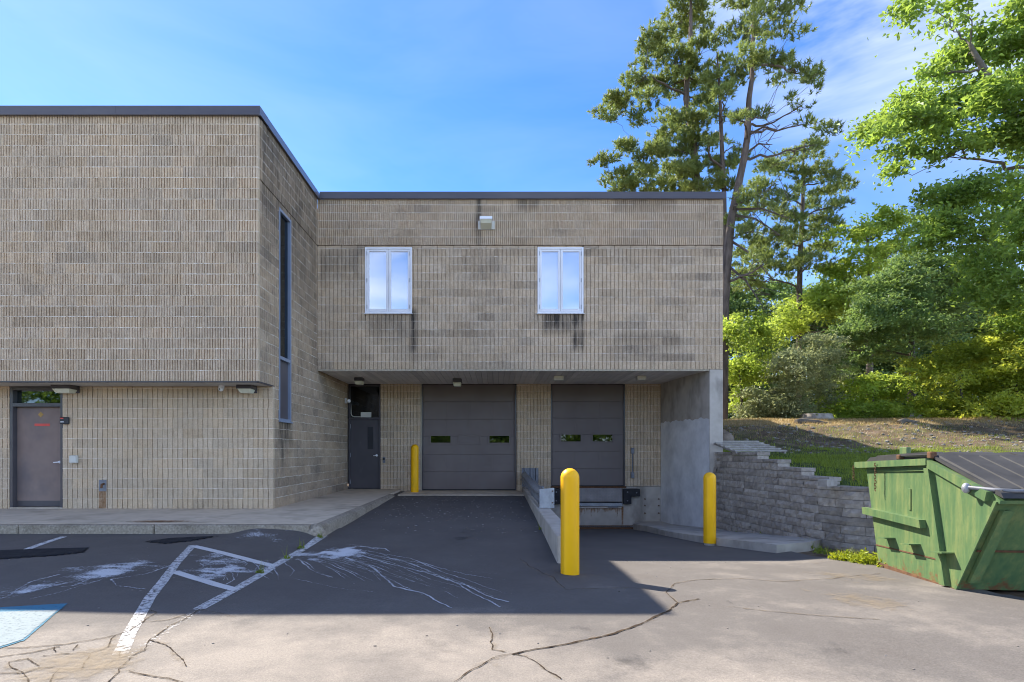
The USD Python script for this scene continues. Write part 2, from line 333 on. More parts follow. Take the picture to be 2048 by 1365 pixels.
def asphalt_mat():
    n = {"g": ("geometry", {}), "at": ("attribute", {"attribute": "tone"}),
         "big": ("noise_texture", {"scale": 0.9, "detail": 10.0, "roughness": 0.72}), "bs": ("map_range", {"from_min": 0.3, "from_max": 0.7, "to_min": -0.30, "to_max": 0.30}),
         "ad": ("math", {"math_type": "add", "use_clamp": True}),
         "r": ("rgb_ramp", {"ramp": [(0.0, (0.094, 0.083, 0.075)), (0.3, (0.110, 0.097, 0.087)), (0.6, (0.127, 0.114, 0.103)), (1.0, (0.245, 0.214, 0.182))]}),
         "sp": ("noise_texture", {"scale": 70.0, "detail": 6.0, "roughness": 0.85}), "spr": ("map_range", {"from_min": 0.3, "from_max": 0.72, "to_min": 0.62, "to_max": 1.42}), "vm": ("vector_math", {"math_type": "scale"}),
         "st": ("noise_texture", {"scale": 3.4, "detail": 7.0, "roughness": 0.75, "distortion": 0.6}), "stm": ("mapping", {"scale": (0.5, 1.6, 1.0)}),
         "str": ("map_range", {"from_min": 0.62, "from_max": 0.8, "to_min": 0.0, "to_max": 0.4, "clamp": True}), "mx": ("mix_color", {"b": (0.22, 0.205, 0.18)}),
         "bn": ("noise_texture", {"scale": 150.0, "detail": 3.0, "roughness": 0.6}), "b": ("bump", {"strength": 0.5, "distance": 0.006}),
         "p": ("principled_bsdf", {"roughness": 0.9, "specular_ior_level": 0.3})}
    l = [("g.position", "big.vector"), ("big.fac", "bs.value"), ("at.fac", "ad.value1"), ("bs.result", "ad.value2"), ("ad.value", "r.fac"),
         ("g.position", "sp.vector"), ("sp.fac", "spr.value"), ("r.color", "vm.vector1"), ("spr.result", "vm.scale"),
         ("g.position", "stm.vector"), ("stm.vector", "st.vector"), ("st.fac", "str.value"), ("str.result", "mx.fac"), ("vm.vector", "mx.a"), ("mx.result", "p.base_color"),
         ("g.position", "bn.vector"), ("bn.fac", "b.height"), ("b.normal", "p.normal")]
    return mat("asphalt", n, l)


M["asphalt"] = asphalt_mat()
M["patch"] = surf("asphalt_patch", [(0.3, (0.016, 0.016, 0.018)), (0.7, (0.034, 0.034, 0.038))], scale=9, detail=8, rough=0.95, bump=0.8, bscale=90, bdist=0.01, spec=0.15)
M["soil"] = surf("bare_soil", [(0.3, (0.085, 0.06, 0.040)), (0.55, (0.16, 0.115, 0.075)), (0.75, (0.26, 0.20, 0.14))], scale=5, detail=9, rough=0.97, bump=0.8, bscale=30, spec=0.1, bdist=0.03)


def terrain_mat():
    n = {"g": ("geometry", {}), "gr": ("attribute", {"attribute": "grass"}), "dry": ("attribute", {"attribute": "dry"}),
         "n": ("noise_texture", {"scale": 3.2, "detail": 8.0, "roughness": 0.7}), "r1": ("rgb_ramp", {"ramp": [(0.3, (0.085, 0.060, 0.040)), (0.5, (0.15, 0.108, 0.075)), (0.72, (0.27, 0.215, 0.16))]}),
         "r2": ("rgb_ramp", {"ramp": [(0.3, (0.035, 0.060, 0.014)), (0.7, (0.085, 0.125, 0.03))]}), "r3": ("rgb_ramp", {"ramp": [(0.3, (0.32, 0.22, 0.10)), (0.7, (0.50, 0.37, 0.20))]}),
         "nb": ("noise_texture", {"scale": 1.4, "detail": 7.0, "roughness": 0.7}), "nbr": ("map_range", {"from_min": 0.3, "from_max": 0.7, "to_min": -0.45, "to_max": 0.45}),
         "a": ("math", {"math_type": "add", "use_clamp": True}), "m1": ("mix_color", {}), "m2": ("mix_color", {}),
         "bn": ("noise_texture", {"scale": 26.0, "detail": 5.0, "roughness": 0.7}), "b": ("bump", {"strength": 0.8, "distance": 0.05}), "p": ("principled_bsdf", {"roughness": 0.97, "specular_ior_level": 0.1})}
    l = [("g.position", "n.vector"), ("n.fac", "r1.fac"), ("n.fac", "r2.fac"), ("n.fac", "r3.fac"), ("g.position", "nb.vector"), ("nb.fac", "nbr.value"), ("gr.fac", "a.value1"), ("nbr.result", "a.value2"),
         ("dry.fac", "m2.fac"), ("r1.color", "m2.a"), ("r3.color", "m2.b"), ("m2.result", "m1.a"), ("r2.color", "m1.b"), ("a.value", "m1.fac"), ("m1.result", "p.base_color"),
         ("g.position", "bn.vector"), ("bn.fac", "b.height"), ("b.normal", "p.normal")]
    return mat("bank_soil_and_turf", n, l)


M["bank"] = terrain_mat()


def leaf_mat(name, dark, light, trans, rough=0.5, tw=0.4):
    n = {"at": ("attribute", {"attribute": "tone"}), "r": ("rgb_ramp", {"ramp": [(0.0, dark), (1.0, light)]}), "p": ("principled_bsdf", {"roughness": rough, "specular_ior_level": 0.35}),
         "r2": ("rgb_ramp", {"ramp": [(0.0, tuple(0.6 * c for c in trans)), (1.0, trans)]}), "t": ("translucent_bsdf", {}), "m": ("mix_closure", {"fac": tw})}
    l = [("at.fac", "r.fac"), ("at.fac", "r2.fac"), ("r.color", "p.base_color"), ("r2.color", "t.color"), ("p.BSDF", "m.closure1"), ("t.BSDF", "m.closure2")]
    return mat(name, n, l, surface="m.closure")


M["pine"] = leaf_mat("pine_needles", (0.095, 0.14, 0.045), (0.33, 0.4, 0.125), (0.4, 0.48, 0.11), tw=0.35)
M["leaf_mid"] = leaf_mat("broad_leaves", (0.085, 0.15, 0.032), (0.26, 0.38, 0.085), (0.5, 0.68, 0.1), tw=0.46)
M["leaf_fresh"] = leaf_mat("fresh_leaves", (0.12, 0.19, 0.03), (0.37, 0.48, 0.085), (0.68, 0.82, 0.11), tw=0.5)
M["leaf_bright"] = leaf_mat("bright_leaves", (0.15, 0.215, 0.03), (0.48, 0.55, 0.09), (0.84, 0.88, 0.11), tw=0.52)
M["leaf_dark"] = leaf_mat("dark_leaves", (0.06, 0.115, 0.045), (0.21, 0.31, 0.115), (0.38, 0.54, 0.13), tw=0.44)
M["leaf_olive"] = leaf_mat("olive_leaves", (0.16, 0.195, 0.09), (0.42, 0.45, 0.25), (0.56, 0.6, 0.26), tw=0.42)
M["grass"] = leaf_mat("grass_blades", (0.1, 0.15, 0.022), (0.29, 0.35, 0.06), (0.46, 0.54, 0.05), tw=0.42)
M["drygrass"] = leaf_mat("dry_grass_blades", (0.32, 0.22, 0.09), (0.58, 0.44, 0.22), (0.5, 0.38, 0.16), tw=0.3)
M["weed"] = leaf_mat("weed_leaves", (0.15, 0.2, 0.015), (0.36, 0.42, 0.03), (0.6, 0.64, 0.04), tw=0.45)
M["bark"] = surf("pine_bark", [(0.3, (0.060, 0.045, 0.036)), (0.7, (0.155, 0.115, 0.092))], scale=7, detail=8, rough=0.95, bump=0.9, bscale=18, stretch=(1, 1, 0.3), bdist=0.03)
M["bark2"] = surf("grey_bark", [(0.3, (0.075, 0.062, 0.050)), (0.7, (0.16, 0.14, 0.115))], scale=7, detail=8, rough=0.95, bump=0.7, bscale=20)
M["wood"] = surf("weathered_wood", [(0.3, (0.22, 0.19, 0.155)), (0.7, (0.42, 0.38, 0.33))], scale=6, detail=8, rough=0.9, bump=0.4, bscale=30)
M["brown_rock"] = surf("brown_rock", [(0.3, (0.12, 0.09, 0.065)), (0.7, (0.26, 0.205, 0.155))], scale=3, detail=9, rough=0.95, bump=0.8, bscale=14, bdist=0.03)
M["rock"] = surf("field_rock", [(0.3, (0.16, 0.145, 0.125)), (0.7, (0.34, 0.31, 0.27))], scale=4, detail=9, rough=0.95, bump=0.8, bscale=18, bdist=0.03)


# ------------------------------------------------------------------ ground
def zg(X, Y):
    """Height of the pavement."""
    X, Y = np.broadcast_arrays(np.asarray(X, float), np.asarray(Y, float))
    park = np.interp(Y, [-40, 3, 5.2, 9.1, 12], [0.0, 0.0, 0.03, 0.14, 0.16])
    ramp = np.interp(Y, [-40, 4, 5.2, 6.9, 9, 12, 16.2, 18], [0, 0, 0.0, -0.02, 0.05, 0.13, 0.22, 0.23])
    pit = np.interp(Y, [-40, 3.5, 5.1, 6.93, 8.5, 10.65, 13.5, 16.6, 18], [0, 0.01, 0.0, -0.06, -0.19, -0.31, -0.56, -0.85, -0.87])
    right = np.interp(Y, [-40, 4, 6.1, 7.4, 8.4, 10, 10.65, 13.5, 16.6], [0, 0.0, -0.04, -0.08, -0.15, -0.26, -0.33, -0.58, -0.87])
    z = park + (ramp - park) * smoothstep(-4.6, -2.6, X)
    z = z + (pit - z) * smoothstep(0.80, 1.02, X) if False else np.where(Y > 7.0, z + (pit - z) * smoothstep(0.86, 1.0, X), z + (pit - z) * smoothstep(0.2, 1.6, X))
    z = z + (right - z) * smoothstep(4.3, 5.0, X)
    # asphalt wedge run up against the kerb
    z = z + 0.125 * np.exp(-((X + 3.45) / 0.62) ** 4) * smoothstep(8.25, 8.98, Y) * (Y < 10)
    z = z + 0.010 * (meshkit.noise(np.stack([X * 0.9, Y * 0.9, 0 * X], -1)) - 0.5)
    return z


def lerp_edge(y):
    return np.interp(y, [-40, 1.5, 2.6, 5.66, 7.5, 8.4, 9.0], [22, 22, 5.5, 5.28, 5.15, 5.06, 4.9])


WALL_PTS = np.array([(5.50, 14.40), (5.56, 13.6), (5.70, 12.3), (5.80, 11.2), (5.90, 10.4), (6.10, 9.85), (6.45, 9.52), (7.1, 9.32), (8.2, 9.2), (10.5, 9.15), (13, 9.15), (18, 9.15)])


def wall_side(X, Y):
    """Signed distance-like value: positive behind the retaining wall (on the bank)."""
    xw = np.interp(-Y, -WALL_PTS[:8, 1], WALL_PTS[:8, 0]); yw = np.interp(X, WALL_PTS[5:, 0], WALL_PTS[5:, 1])
    return np.minimum(X - xw, np.maximum(Y - yw, X - xw - 0.0)) if False else np.where(X < 6.45, np.where(Y > 9.5, X - xw, -1), Y - yw)


def zbank(X, Y):
    X, Y = np.broadcast_arrays(np.asarray(X, float), np.asarray(Y, float))
    front = np.interp(X, [5.4, 5.8, 6.1, 7, 9, 20], [1.33, 1.15, 0.85, 0.76, 0.74, 0.74])
    f2 = np.interp(Y, [9.0, 9.6, 10.4, 11.3, 12.4, 13.8, 14.4], [0.70, 0.74, 0.86, 1.02, 1.20, 1.36, 1.38])
    low = np.where(X < 6.6, f2, 0)
    z = np.interp(Y, [9.0, 9.6, 11, 12.4, 13.8, 15.5, 17.5, 19.3, 20.6, 22, 26, 60, 400], [0.72, 0.76, 0.92, 1.12, 1.30, 1.50, 1.83, 2.25, 2.47, 2.56, 2.7, 3.4, 4.0])
    z = z + 0.012 * np.clip(X - 8, 0, 14)
    z = z + 0.16 * (meshkit.fbm(np.stack([X * 0.5, Y * 0.5, 0 * X], -1), 4, 3) - 0.5) * smoothstep(10, 16, Y)
    z = z + 0.22 * (meshkit.fbm(np.stack([X * 1.6, Y * 1.6, 0 * X], -1), 4, 5) - 0.5) * smoothstep(14, 16.5, Y) * (1 - smoothstep(19.5, 21.5, Y))
    return z


xs = np.concatenate([np.linspace(-40, -10.2, 30), np.arange(-10, 6.6, 0.075), np.linspace(7, 26, 25)])
ys = np.concatenate([np.linspace(-30, 2.3, 40), np.arange(2.4, 10.2, 0.06), np.arange(10.2, 17.3, 0.09)])
av, af = gridmesh(xs, ys, zg)
# tone: sunlit brightness painted in, dark near the building, palest at the near left
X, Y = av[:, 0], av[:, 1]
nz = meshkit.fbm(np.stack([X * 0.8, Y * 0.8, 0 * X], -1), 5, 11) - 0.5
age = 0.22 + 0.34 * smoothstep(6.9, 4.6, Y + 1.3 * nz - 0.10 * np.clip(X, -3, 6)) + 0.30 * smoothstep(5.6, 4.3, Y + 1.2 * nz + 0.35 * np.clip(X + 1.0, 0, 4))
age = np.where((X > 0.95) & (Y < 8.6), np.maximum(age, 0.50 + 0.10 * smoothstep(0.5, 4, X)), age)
cen = af.mean(1) if False else av[af].mean(1)
keep = (cen[:, 0] < lerp_edge(cen[:, 1])) & ~((cen[:, 1] > 9.12) & (cen[:, 0] < -2.84)) & ~((cen[:, 1] > 9.0) & (cen[:, 0] > 5.2))
af = af[keep]
uq, inv = np.unique(af, return_inverse=True)
obj("pavement", (av[uq], inv.reshape(af.shape)), M["asphalt"], smooth=True, tone=age[uq], kind="structure", label="dark asphalt of the loading yard, cracked towards the front, with sunlit paleness put into its colour")

# wide ground under everything, to the horizon
gx = np.concatenate([[-900, -300, -100, -45], np.linspace(-30, 30, 60), [45, 100, 300, 900]])
gy = np.concatenate([[-900, -300, -100, -45], np.linspace(-30, 30, 60), [45, 100, 300, 900]])
gv, gf = gridmesh(gx, gy, lambda X, Y: np.where((Y < 18) & (Y > -35), zg(X, np.clip(Y, -40, 17)) - 0.07, -0.1) - np.where((X > 0) & (X < 7) & (Y > 5), 0.35, 0) - 0.02)
obj("ground", (gv, gf), M["soil"], smooth=True, kind="structure", label="bare earth that the yard lies on")
# soil strip beside the pavement, under the dumpster and at the foot of the stone wall
sx, sy = np.arange(4.55, 20.1, 0.09), np.concatenate([np.linspace(-6, 2.4, 20), np.arange(2.5, 10.6, 0.09)])
sv, sf = gridmesh(sx, sy, lambda X, Y: zg(X, Y) - 0.035 + 0.07 * (meshkit.fbm(np.stack([X * 2.5, Y * 2.5, 0 * X], -1), 4, 8) - 0.4) + 0.0 * X)
c = sv[sf].mean(1)
sf = sf[(c[:, 0] > lerp_edge(c[:, 1]) - 0.12) | (c[:, 1] > 8.9)]
uq, inv = np.unique(sf, return_inverse=True)
obj("dirt_verge", (sv[uq], inv.reshape(sf.shape)), M["soil"], smooth=True, kind="structure", label="strip of dirt beside the pavement under the dumpster")

# the bank behind the stone wall
bx, by = np.concatenate([np.arange(5.0, 24, 0.16), np.linspace(25, 300, 40)]), np.concatenate([np.arange(9.0, 24, 0.15), np.linspace(24.6, 300, 50)])
bv, bf = gridmesh(bx, by, zbank)
c = bv[bf].mean(1)
bf = bf[((wall_side(c[:, 0], c[:, 1]) > 0.12) & (c[:, 1] < 14.4)) | ((c[:, 1] >= 14.4) & (c[:, 0] > 5.6))]
uq, inv = np.unique(bf, return_inverse=True); bv = bv[uq]; bf = inv.reshape(bf.shape)
def grassiness(X, Y):
    return 0.95 - 0.80 * smoothstep(13.6, 16.4, Y + 0.05 * (X - 8)) + 0.25 * (1 - smoothstep(6, 9, X)) * smoothstep(14, 17, Y)
obj("bank", (bv, bf), M["bank"], smooth=True, attrs={"grass": grassiness(bv[:, 0], bv[:, 1]), "dry": smoothstep(19.0, 20.2, bv[:, 1])}, kind="structure", label="grassy bank rising behind the stone wall, brown and bare higher up")


def strip(pts, width, n=None, lift=0.004, wob=0.0, seed=0):
    """A band laid on the pavement along a polyline (x, y); width may vary along it."""
    p = np.asarray(pts, float); seg = np.linalg.norm(np.diff(p, axis=0), axis=1); s = np.concatenate([[0], np.cumsum(seg)])
    n = n or max(int(s[-1] / (0.025 if wob > 0.02 else 0.06)), 2); t = np.linspace(0, s[-1], n)
    q = np.stack([np.interp(t, s, p[:, 0]), np.interp(t, s, p[:, 1])], 1)
    d = np.gradient(q, axis=0); d /= np.linalg.norm(d, axis=1, keepdims=True) + 1e-9; nn = np.stack([-d[:, 1], d[:, 0]], 1)
    if wob:
        q = q + nn * wob * (noise3(np.stack([t, 0 * t, 0 * t], 1), 5.0, seed, 6)[:, None] - 0.5) * 2
    w = np.interp(t / s[-1], np.linspace(0, 1, len(np.atleast_1d(width))), np.atleast_1d(width)) if np.ndim(width) else np.full(n, width)
    k = 5
    o = np.linspace(-0.5, 0.5, k)
    xy = q[:, None] + nn[:, None] * (w[:, None] * o[None])[..., None]
    z = zg(xy[..., 0], xy[..., 1]) + lift
    v = np.concatenate([xy, z[..., None]], -1).reshape(-1, 3)
    i = np.arange((n - 1) * (k - 1)); r, c = i // (k - 1), i % (k - 1); a = r * k + c
    f = np.stack([a, a + 1, a + k + 1, a + k], 1)
    return v, f, np.tile(1 - np.abs(o) * 2, n)


def GP(px, py, H=None):
    """Pavement point (x, y) under photo pixel."""
    Y = 8.0
    for _ in range(60):
        Xw = (px - CX) * Y / F; z = float(zg(Xw, Y)); Y = 0.5 * Y + 0.5 * F * (CZ - z) / (py - HY)
    return np.array([(px - CX) * Y / F, Y])


def line(pxs, width, parent, label=None, tone=0.12):
    p = [GP(*a) for a in pxs]
    v, f, e = strip(p, width, wob=0.006, seed=len(used))
    return obj("painted_line", (v, f), M["line"], parent, smooth=True, tone=np.full(len(v), tone) + 0.03 * (e - 0.5), label=label)


mk = thing("parking_markings", "worn white painted lines of a hatched parking aisle on the asphalt", "road marking")
line([(240, 1310), (262, 1262), (300, 1196), (352, 1128), (386, 1091)], 0.10, mk, tone=0.085)
line([(386, 1093), (470, 1113), (549, 1133)], 0.115, mk, tone=0.2)
line([(348, 1144), (410, 1163), (470, 1180)], 0.115, mk, tone=0.2)
line([(650, 1071), (549, 1132), (470, 1180), (398, 1219)], 0.115, mk, "white line along the pavement seam, flaking", tone=0.09)
line([(398, 1219), (352, 1250), (300, 1284), (252, 1318)], 0.10, mk, "nearly worn away end of the seam line", tone=-0.03)
mk2 = thing("stall_line", "short white painted stall line at the kerb, far left", "road marking")
line([(128, 1074), (88, 1087), (50, 1101)], 0.10, mk2, tone=0.12)


def sheet(poly_px, res, lift=0.005):
    """A sheet on the pavement covering a polygon given by photo pixels; returns vertices, faces, inside-distance."""
    import shapely
    pg = Polygon([GP(*a) for a in poly_px]).buffer(0)
    x0, y0, x1, y1 = pg.bounds
    v, f = gridmesh(np.arange(x0 - res, x1 + 2 * res, res), np.arange(y0 - res, y1 + 2 * res, res), lambda X, Y: zg(X, Y) + lift)
    pts = shapely.points(v[:, :2]); ins = shapely.contains(pg, pts); d = shapely.distance(pg.exterior, pts)
    sd = np.where(ins, d, -d)
    k = (sd[f] > -0.02).any(1); f = f[k]; uq, inv = np.unique(f, return_inverse=True)
    return v[uq], inv.reshape(f.shape), sd[uq]


stall = thing("accessible_stall_marking", "blue painted pavement square, coloured darker in its shaded strip and pale where sunlit, at the lower left", "road marking")
v, f, sd = sheet([(-260, 1236), (0, 1216), (137, 1208), (112, 1228), (50, 1282), (0, 1298), (-300, 1330)], 0.014)
obj("shaded_part", (v, f), M["shaded_blue_paint"], stall, smooth=True, tone=np.clip(sd / 0.02, -1.0, 0.2))  # strip of the marking in shade, the shade painted in as darker blue
v, f, sd = sheet([(-260, 1252), (0, 1226), (116, 1222), (104, 1232), (46, 1281), (0, 1296), (-300, 1328)], 0.014, 0.009)
obj("sunlit_part", (v, f), M["sunlit_blue_paint"], stall, smooth=True, tone=np.clip(sd / 0.03, -1.0, 0.12))  # sunlit part of the marking, sunlight put into its paler colour

# white residue that ran over the asphalt: a powdery patch and runnels fanning out from it
def runnel(pxs, w0, w1, parent, tone):
    v, f, e = strip([GP(*a) for a in pxs], np.linspace(w0, w1, 12) * 0.8, lift=0.006, wob=0.045, seed=len(used))
    nn = noise3(v, 4.0, 2) - 0.5
    return v, f, tone - 0.02 + 0.20 * (e - 0.55) + 0.45 * nn
stain = MB()
def patch(poly, res, amt, soft, streak):
    v, f, sd = sheet(poly, res, 0.0065)
    nn = meshkit.fbm(v * np.array(streak) + 9, 4, 21) - 0.5
    stain.add(v, f, tone=amt - 0.03 + 1.1 * nn - 0.30 * (1 - np.clip(sd / soft, -1, 1)))
patch([(560, 1126), (590, 1112), (640, 1098), (690, 1090), (735, 1093), (770, 1104), (760, 1116), (700, 1121), (640, 1122), (600, 1123)], 0.03, 0.25, 0.26, (7, 7, 1))
patch([(380, 1112), (440, 1108), (520, 1118), (600, 1104), (640, 1090), (660, 1096), (600, 1120), (545, 1136), (500, 1150), (470, 1172), (430, 1168), (360, 1150), (350, 1136)], 0.03, 0.22, 0.3, (4, 6, 1))
patch([(-40, 1190), (60, 1160), (160, 1130), (260, 1112), (350, 1108), (330, 1140), (290, 1168), (200, 1168), (120, 1176), (30, 1200)], 0.03, 0.20, 0.4, (3, 6, 1))
patch([(480, 1060), (600, 1056), (640, 1064), (600, 1100), (520, 1096), (450, 1088)], 0.03, 0.05, 0.4, (4, 6, 1))
fan = random.Random(8)
more = []
for k in range(16):
    x0 = 600 + 9.5 * k + fan.uniform(-6, 6); y0 = 1118 - 0.9 * max(0, k - 9) * 2.2 + fan.uniform(-3, 3); dx, dy = 60 + 14 * k, 46 + 3.2 * k * (1.15 if k > 7 else 0.7)
    more.append(([(x0, y0), (x0 + dx * 0.3, y0 + dy * 0.16 + fan.uniform(-3, 3)), (x0 + dx * 0.65, y0 + dy * 0.50 + fan.uniform(-4, 4)), (x0 + dx, y0 + dy * fan.uniform(0.75, 1.0))], 0.035, 0.012, fan.uniform(0.08, 0.2)))
for k in range(12):
    x0 = 330 - 22 * k + fan.uniform(-8, 8); y0 = 1132 + 3.5 * k + fan.uniform(-5, 5); more.append(([(x0, y0), (x0 - 40, y0 + 8 + fan.uniform(-3, 3)), (x0 - 95, y0 + 22 + fan.uniform(-5, 5)), (x0 - 150, y0 + 32 + fan.uniform(-6, 6))], 0.05, 0.02, fan.uniform(0.03, 0.13)))
for k in range(9):
    x0 = 400 + 17 * k + fan.uniform(-6, 6); y0 = 1118 + fan.uniform(-6, 10); more.append(([(x0, y0), (x0 + fan.uniform(-22, 22), y0 + 12), (x0 + fan.uniform(-30, 20), y0 + 24), (x0 + fan.uniform(-24, 24), y0 + 38)], 0.045, 0.02, fan.uniform(0.05, 0.15)))
for r in more + [([(700, 1098), (760, 1106), (780, 1118), (850, 1128), (930, 1150), (1010, 1162)], 0.035, 0.02, 0.14), ([(735, 1108), (800, 1122), (850, 1140), (905, 1164), (960, 1196), (1000, 1216)], 0.05, 0.03, 0.17),
          ([(725, 1112), (790, 1132), (850, 1146), (930, 1172), (985, 1198), (1015, 1206)], 0.05, 0.03, 0.2), ([(690, 1116), (740, 1132), (760, 1150), (790, 1174), (850, 1190), (900, 1218)], 0.06, 0.025, 0.2),
          ([(650, 1118), (700, 1130), (745, 1146), (760, 1162)], 0.05, 0.03, 0.16), ([(600, 1120), (620, 1138), (640, 1150), (665, 1156)], 0.04, 0.02, 0.15), ([(565, 1122), (590, 1142), (575, 1156), (610, 1163), (690, 1180), (750, 1186)], 0.04, 0.02, 0.1),
          ([(720, 1094), (770, 1098), (780, 1104)], 0.06, 0.02, 0.18), ([(440, 1150), (470, 1136), (500, 1122), (520, 1140), (545, 1148)], 0.035, 0.03, 0.12), ([(480, 1134), (462, 1140), (470, 1160), (450, 1170)], 0.035, 0.03, 0.14),
          ([(350, 1130), (290, 1150), (220, 1160), (230, 1172), (290, 1180)], 0.05, 0.03, 0.12), ([(120, 1150), (60, 1166), (20, 1190), (-40, 1200)], 0.05, 0.03, 0.12), ([(200, 1162), (120, 1186), (60, 1200)], 0.05, 0.03, 0.1),
          ([(820, 1128), (900, 1140), (1000, 1150)], 0.015, 0.01, 0.06), ([(700, 1122), (760, 1140), (830, 1150)], 0.03, 0.02, 0.1)]:
    stain.add(*runnel(*r[:3], None, r[3])[:2], tone=runnel(*r[:3], None, r[3])[2])
v, f = stain.mesh()
obj("powdery_stain", (v, f), M["spray"], smooth=True, tone=stain.tone(), kind="stuff", label="white powdery stain fanning out over the dark asphalt")

M["dust"] = worn_paint("tan_dust", (0.26, 0.205, 0.14), 0.52, 0.98, scale=9)
stain0, stain = stain, MB()
patch([(930, 1365), (960, 1310), (985, 1268), (1010, 1250), (1030, 1290), (1040, 1320), (1060, 1365)], 0.05, 0.14, 0.3, (1.5, 1.5, 1))
patch([(1560, 1170), (1700, 1180), (1830, 1200), (1960, 1240), (2080, 1300), (2080, 1345), (1900, 1300), (1740, 1240), (1600, 1200)], 0.05, 0.16, 0.5, (1.2, 1.2, 1))
patch([(1480, 1130), (1640, 1124), (1760, 1140), (1860, 1170), (1700, 1168), (1560, 1150)], 0.05, 0.06, 0.4, (1.2, 1.2, 1))
patch([(-40, 1300), (120, 1296), (240, 1262), (300, 1222), (400, 1222), (330, 1290), (380, 1365), (-40, 1380)], 0.05, 0.13, 0.3, (1.8, 1.8, 1))
v, f = stain.mesh(); obj("dust_film", (v, f), M["dust"], smooth=True, tone=stain.tone(), kind="stuff", label="tan dust and sand washed over the worn pavement")
M["oil"] = worn_paint("dark_oil_stain", (0.030, 0.028, 0.027), 0.50, 1.25, scale=7)
stain = MB()
for (x, y, r) in ((1180, 1262, 40), (1660, 1290, 55), (860, 1300, 50), (1420, 1208, 34), (1250, 1330, 60), (700, 1270, 36), (930, 1070, 44), (1330, 1110, 30)):
    patch([(x + r * math.cos(a), y + 0.34 * r * math.sin(a)) for a in np.linspace(0, 2 * math.pi, 14)[:-1]], 0.04, 0.14, 0.3, (3, 3, 1))
v, f = stain.mesh(); obj("oil_stain", (v, f), M["oil"], smooth=True, tone=stain.tone(), kind="stuff", label="faint dark oil stains on the asphalt")
gr_ = MB(); rgf = np.random.default_rng(77); ic = trimesh.creation.icosphere(0, 1.0)
for k in range(340):
    x, y = (rgf.uniform(-2.6, 0.75), rgf.uniform(9.5, 15.7)) if k < 260 else (rgf.uniform(-7, 5.0), rgf.uniform(3.4, 9.0))
    sz = rgf.uniform(0.004, 0.012) * (1.6 if k < 260 else 0.8); gr_.add(np.array(ic.vertices) * [sz * rgf.uniform(0.8, 1.8), sz, sz * 0.5] + [x, y, float(zg(x, y)) + 0.003], ic.faces)
M["grit"] = surf("pale_grit", [(0.3, (0.09, 0.075, 0.06)), (0.5, (0.19, 0.165, 0.14)), (0.7, (0.36, 0.33, 0.30))], scale=9)
obj("grit", gr_.mesh(), M["grit"], kind="stuff", label="scattered grit and bits of dead leaf on the asphalt")

# cracks in the asphalt
ck = MB()
def crack(pxs, w=0.02, wob=0.05, kink=None):
    rc = random.Random(len(ck.v)); v, f, e = strip([GP(*a) for a in pxs], np.array([rc.uniform(0.15, 1.0) ** 1.3 + 0.1 for _ in range(46)]) * w * 0.85, lift=0.0055, wob=wob * 1.2, seed=len(ck.v) + 3)
    ck.add(v, f)
    v, f, e = strip([GP(*a) for a in pxs], np.array([0.05, 0.16, 0.10, 0.2, 0.08]) * (0.6 + 10 * w), lift=0.0048, wob=wob, seed=len(ck.v) + 30); halo.add(v, f, tone=-0.16 + 0.30 * e)
halo = MB()
crack([(1024, 1310), (1075, 1298), (1130, 1290), (1180, 1279), (1220, 1270), (1290, 1246), (1330, 1226), (1356, 1207), (1398, 1199)], 0.030, 0.04)
crack([(1356, 1207), (1330, 1186), (1350, 1168), (1400, 1160), (1480, 1158), (1560, 1164), (1660, 1158), (1760, 1148)], 0.013, 0.04)
crack([(1130, 1180), (1180, 1178), (1260, 1176), (1300, 1180)], 0.010, 0.03); crack([(1040, 1118), (1060, 1134), (1100, 1152), (1130, 1178)], 0.012, 0.05)
crack([(1456, 1214), (1540, 1224), (1640, 1232), (1760, 1240)], 0.009, 0.03); crack([(1120, 1360), (1080, 1330), (1050, 1314), (1024, 1310), (985, 1320), (940, 1340), (905, 1365)], 0.014, 0.05)
for c_ in [[(-20, 1300), (60, 1296), (130, 1290), (200, 1279), (232, 1272), (262, 1263)], [(262, 1263), (290, 1240), (312, 1226), (300, 1222)], [(-20, 1318), (60, 1306), (120, 1294)], [(398, 1220), (370, 1240), (340, 1252), (318, 1268), (302, 1280), (290, 1302), (262, 1312), (250, 1326), (236, 1340)],
           [(0, 1348), (45, 1348), (80, 1334), (120, 1338), (166, 1340), (210, 1334), (236, 1318), (238, 1305)], [(166, 1340), (172, 1324), (180, 1310)], [(45, 1348), (20, 1338), (16, 1326), (56, 1318), (80, 1334)], [(45, 1348), (58, 1368), (60, 1376)],
           [(120, 1338), (106, 1352), (104, 1372)], [(88, 1312), (130, 1308), (180, 1310), (215, 1296), (232, 1272)], [(146, 1302), (160, 1290)], [(104, 1296), (106, 1306)], [(256, 1344), (290, 1352), (330, 1358), (365, 1366)], [(236, 1340), (224, 1358), (210, 1374)],
           [(302, 1280), (330, 1290), (350, 1310), (372, 1334)], [(300, 1244), (340, 1240), (370, 1230)]]:
    crack(c_, 0.014, 0.035)
crack([(980, 1256), (988, 1280), (985, 1300), (1010, 1306)], 0.012, 0.05); crack([(398, 1220), (440, 1228), (470, 1236)], 0.006, 0.02)
v, f = halo.mesh(); obj("dust_film", (v, f), M["dust"], smooth=True, tone=halo.tone(), kind="stuff", label="tan dust along the cracks in the pavement")
v, f = ck.mesh()
obj("pavement_crack", (v, f), M["crack"], smooth=True, kind="stuff", label="branching cracks in the asphalt filled with soil")
pm_ = MB()
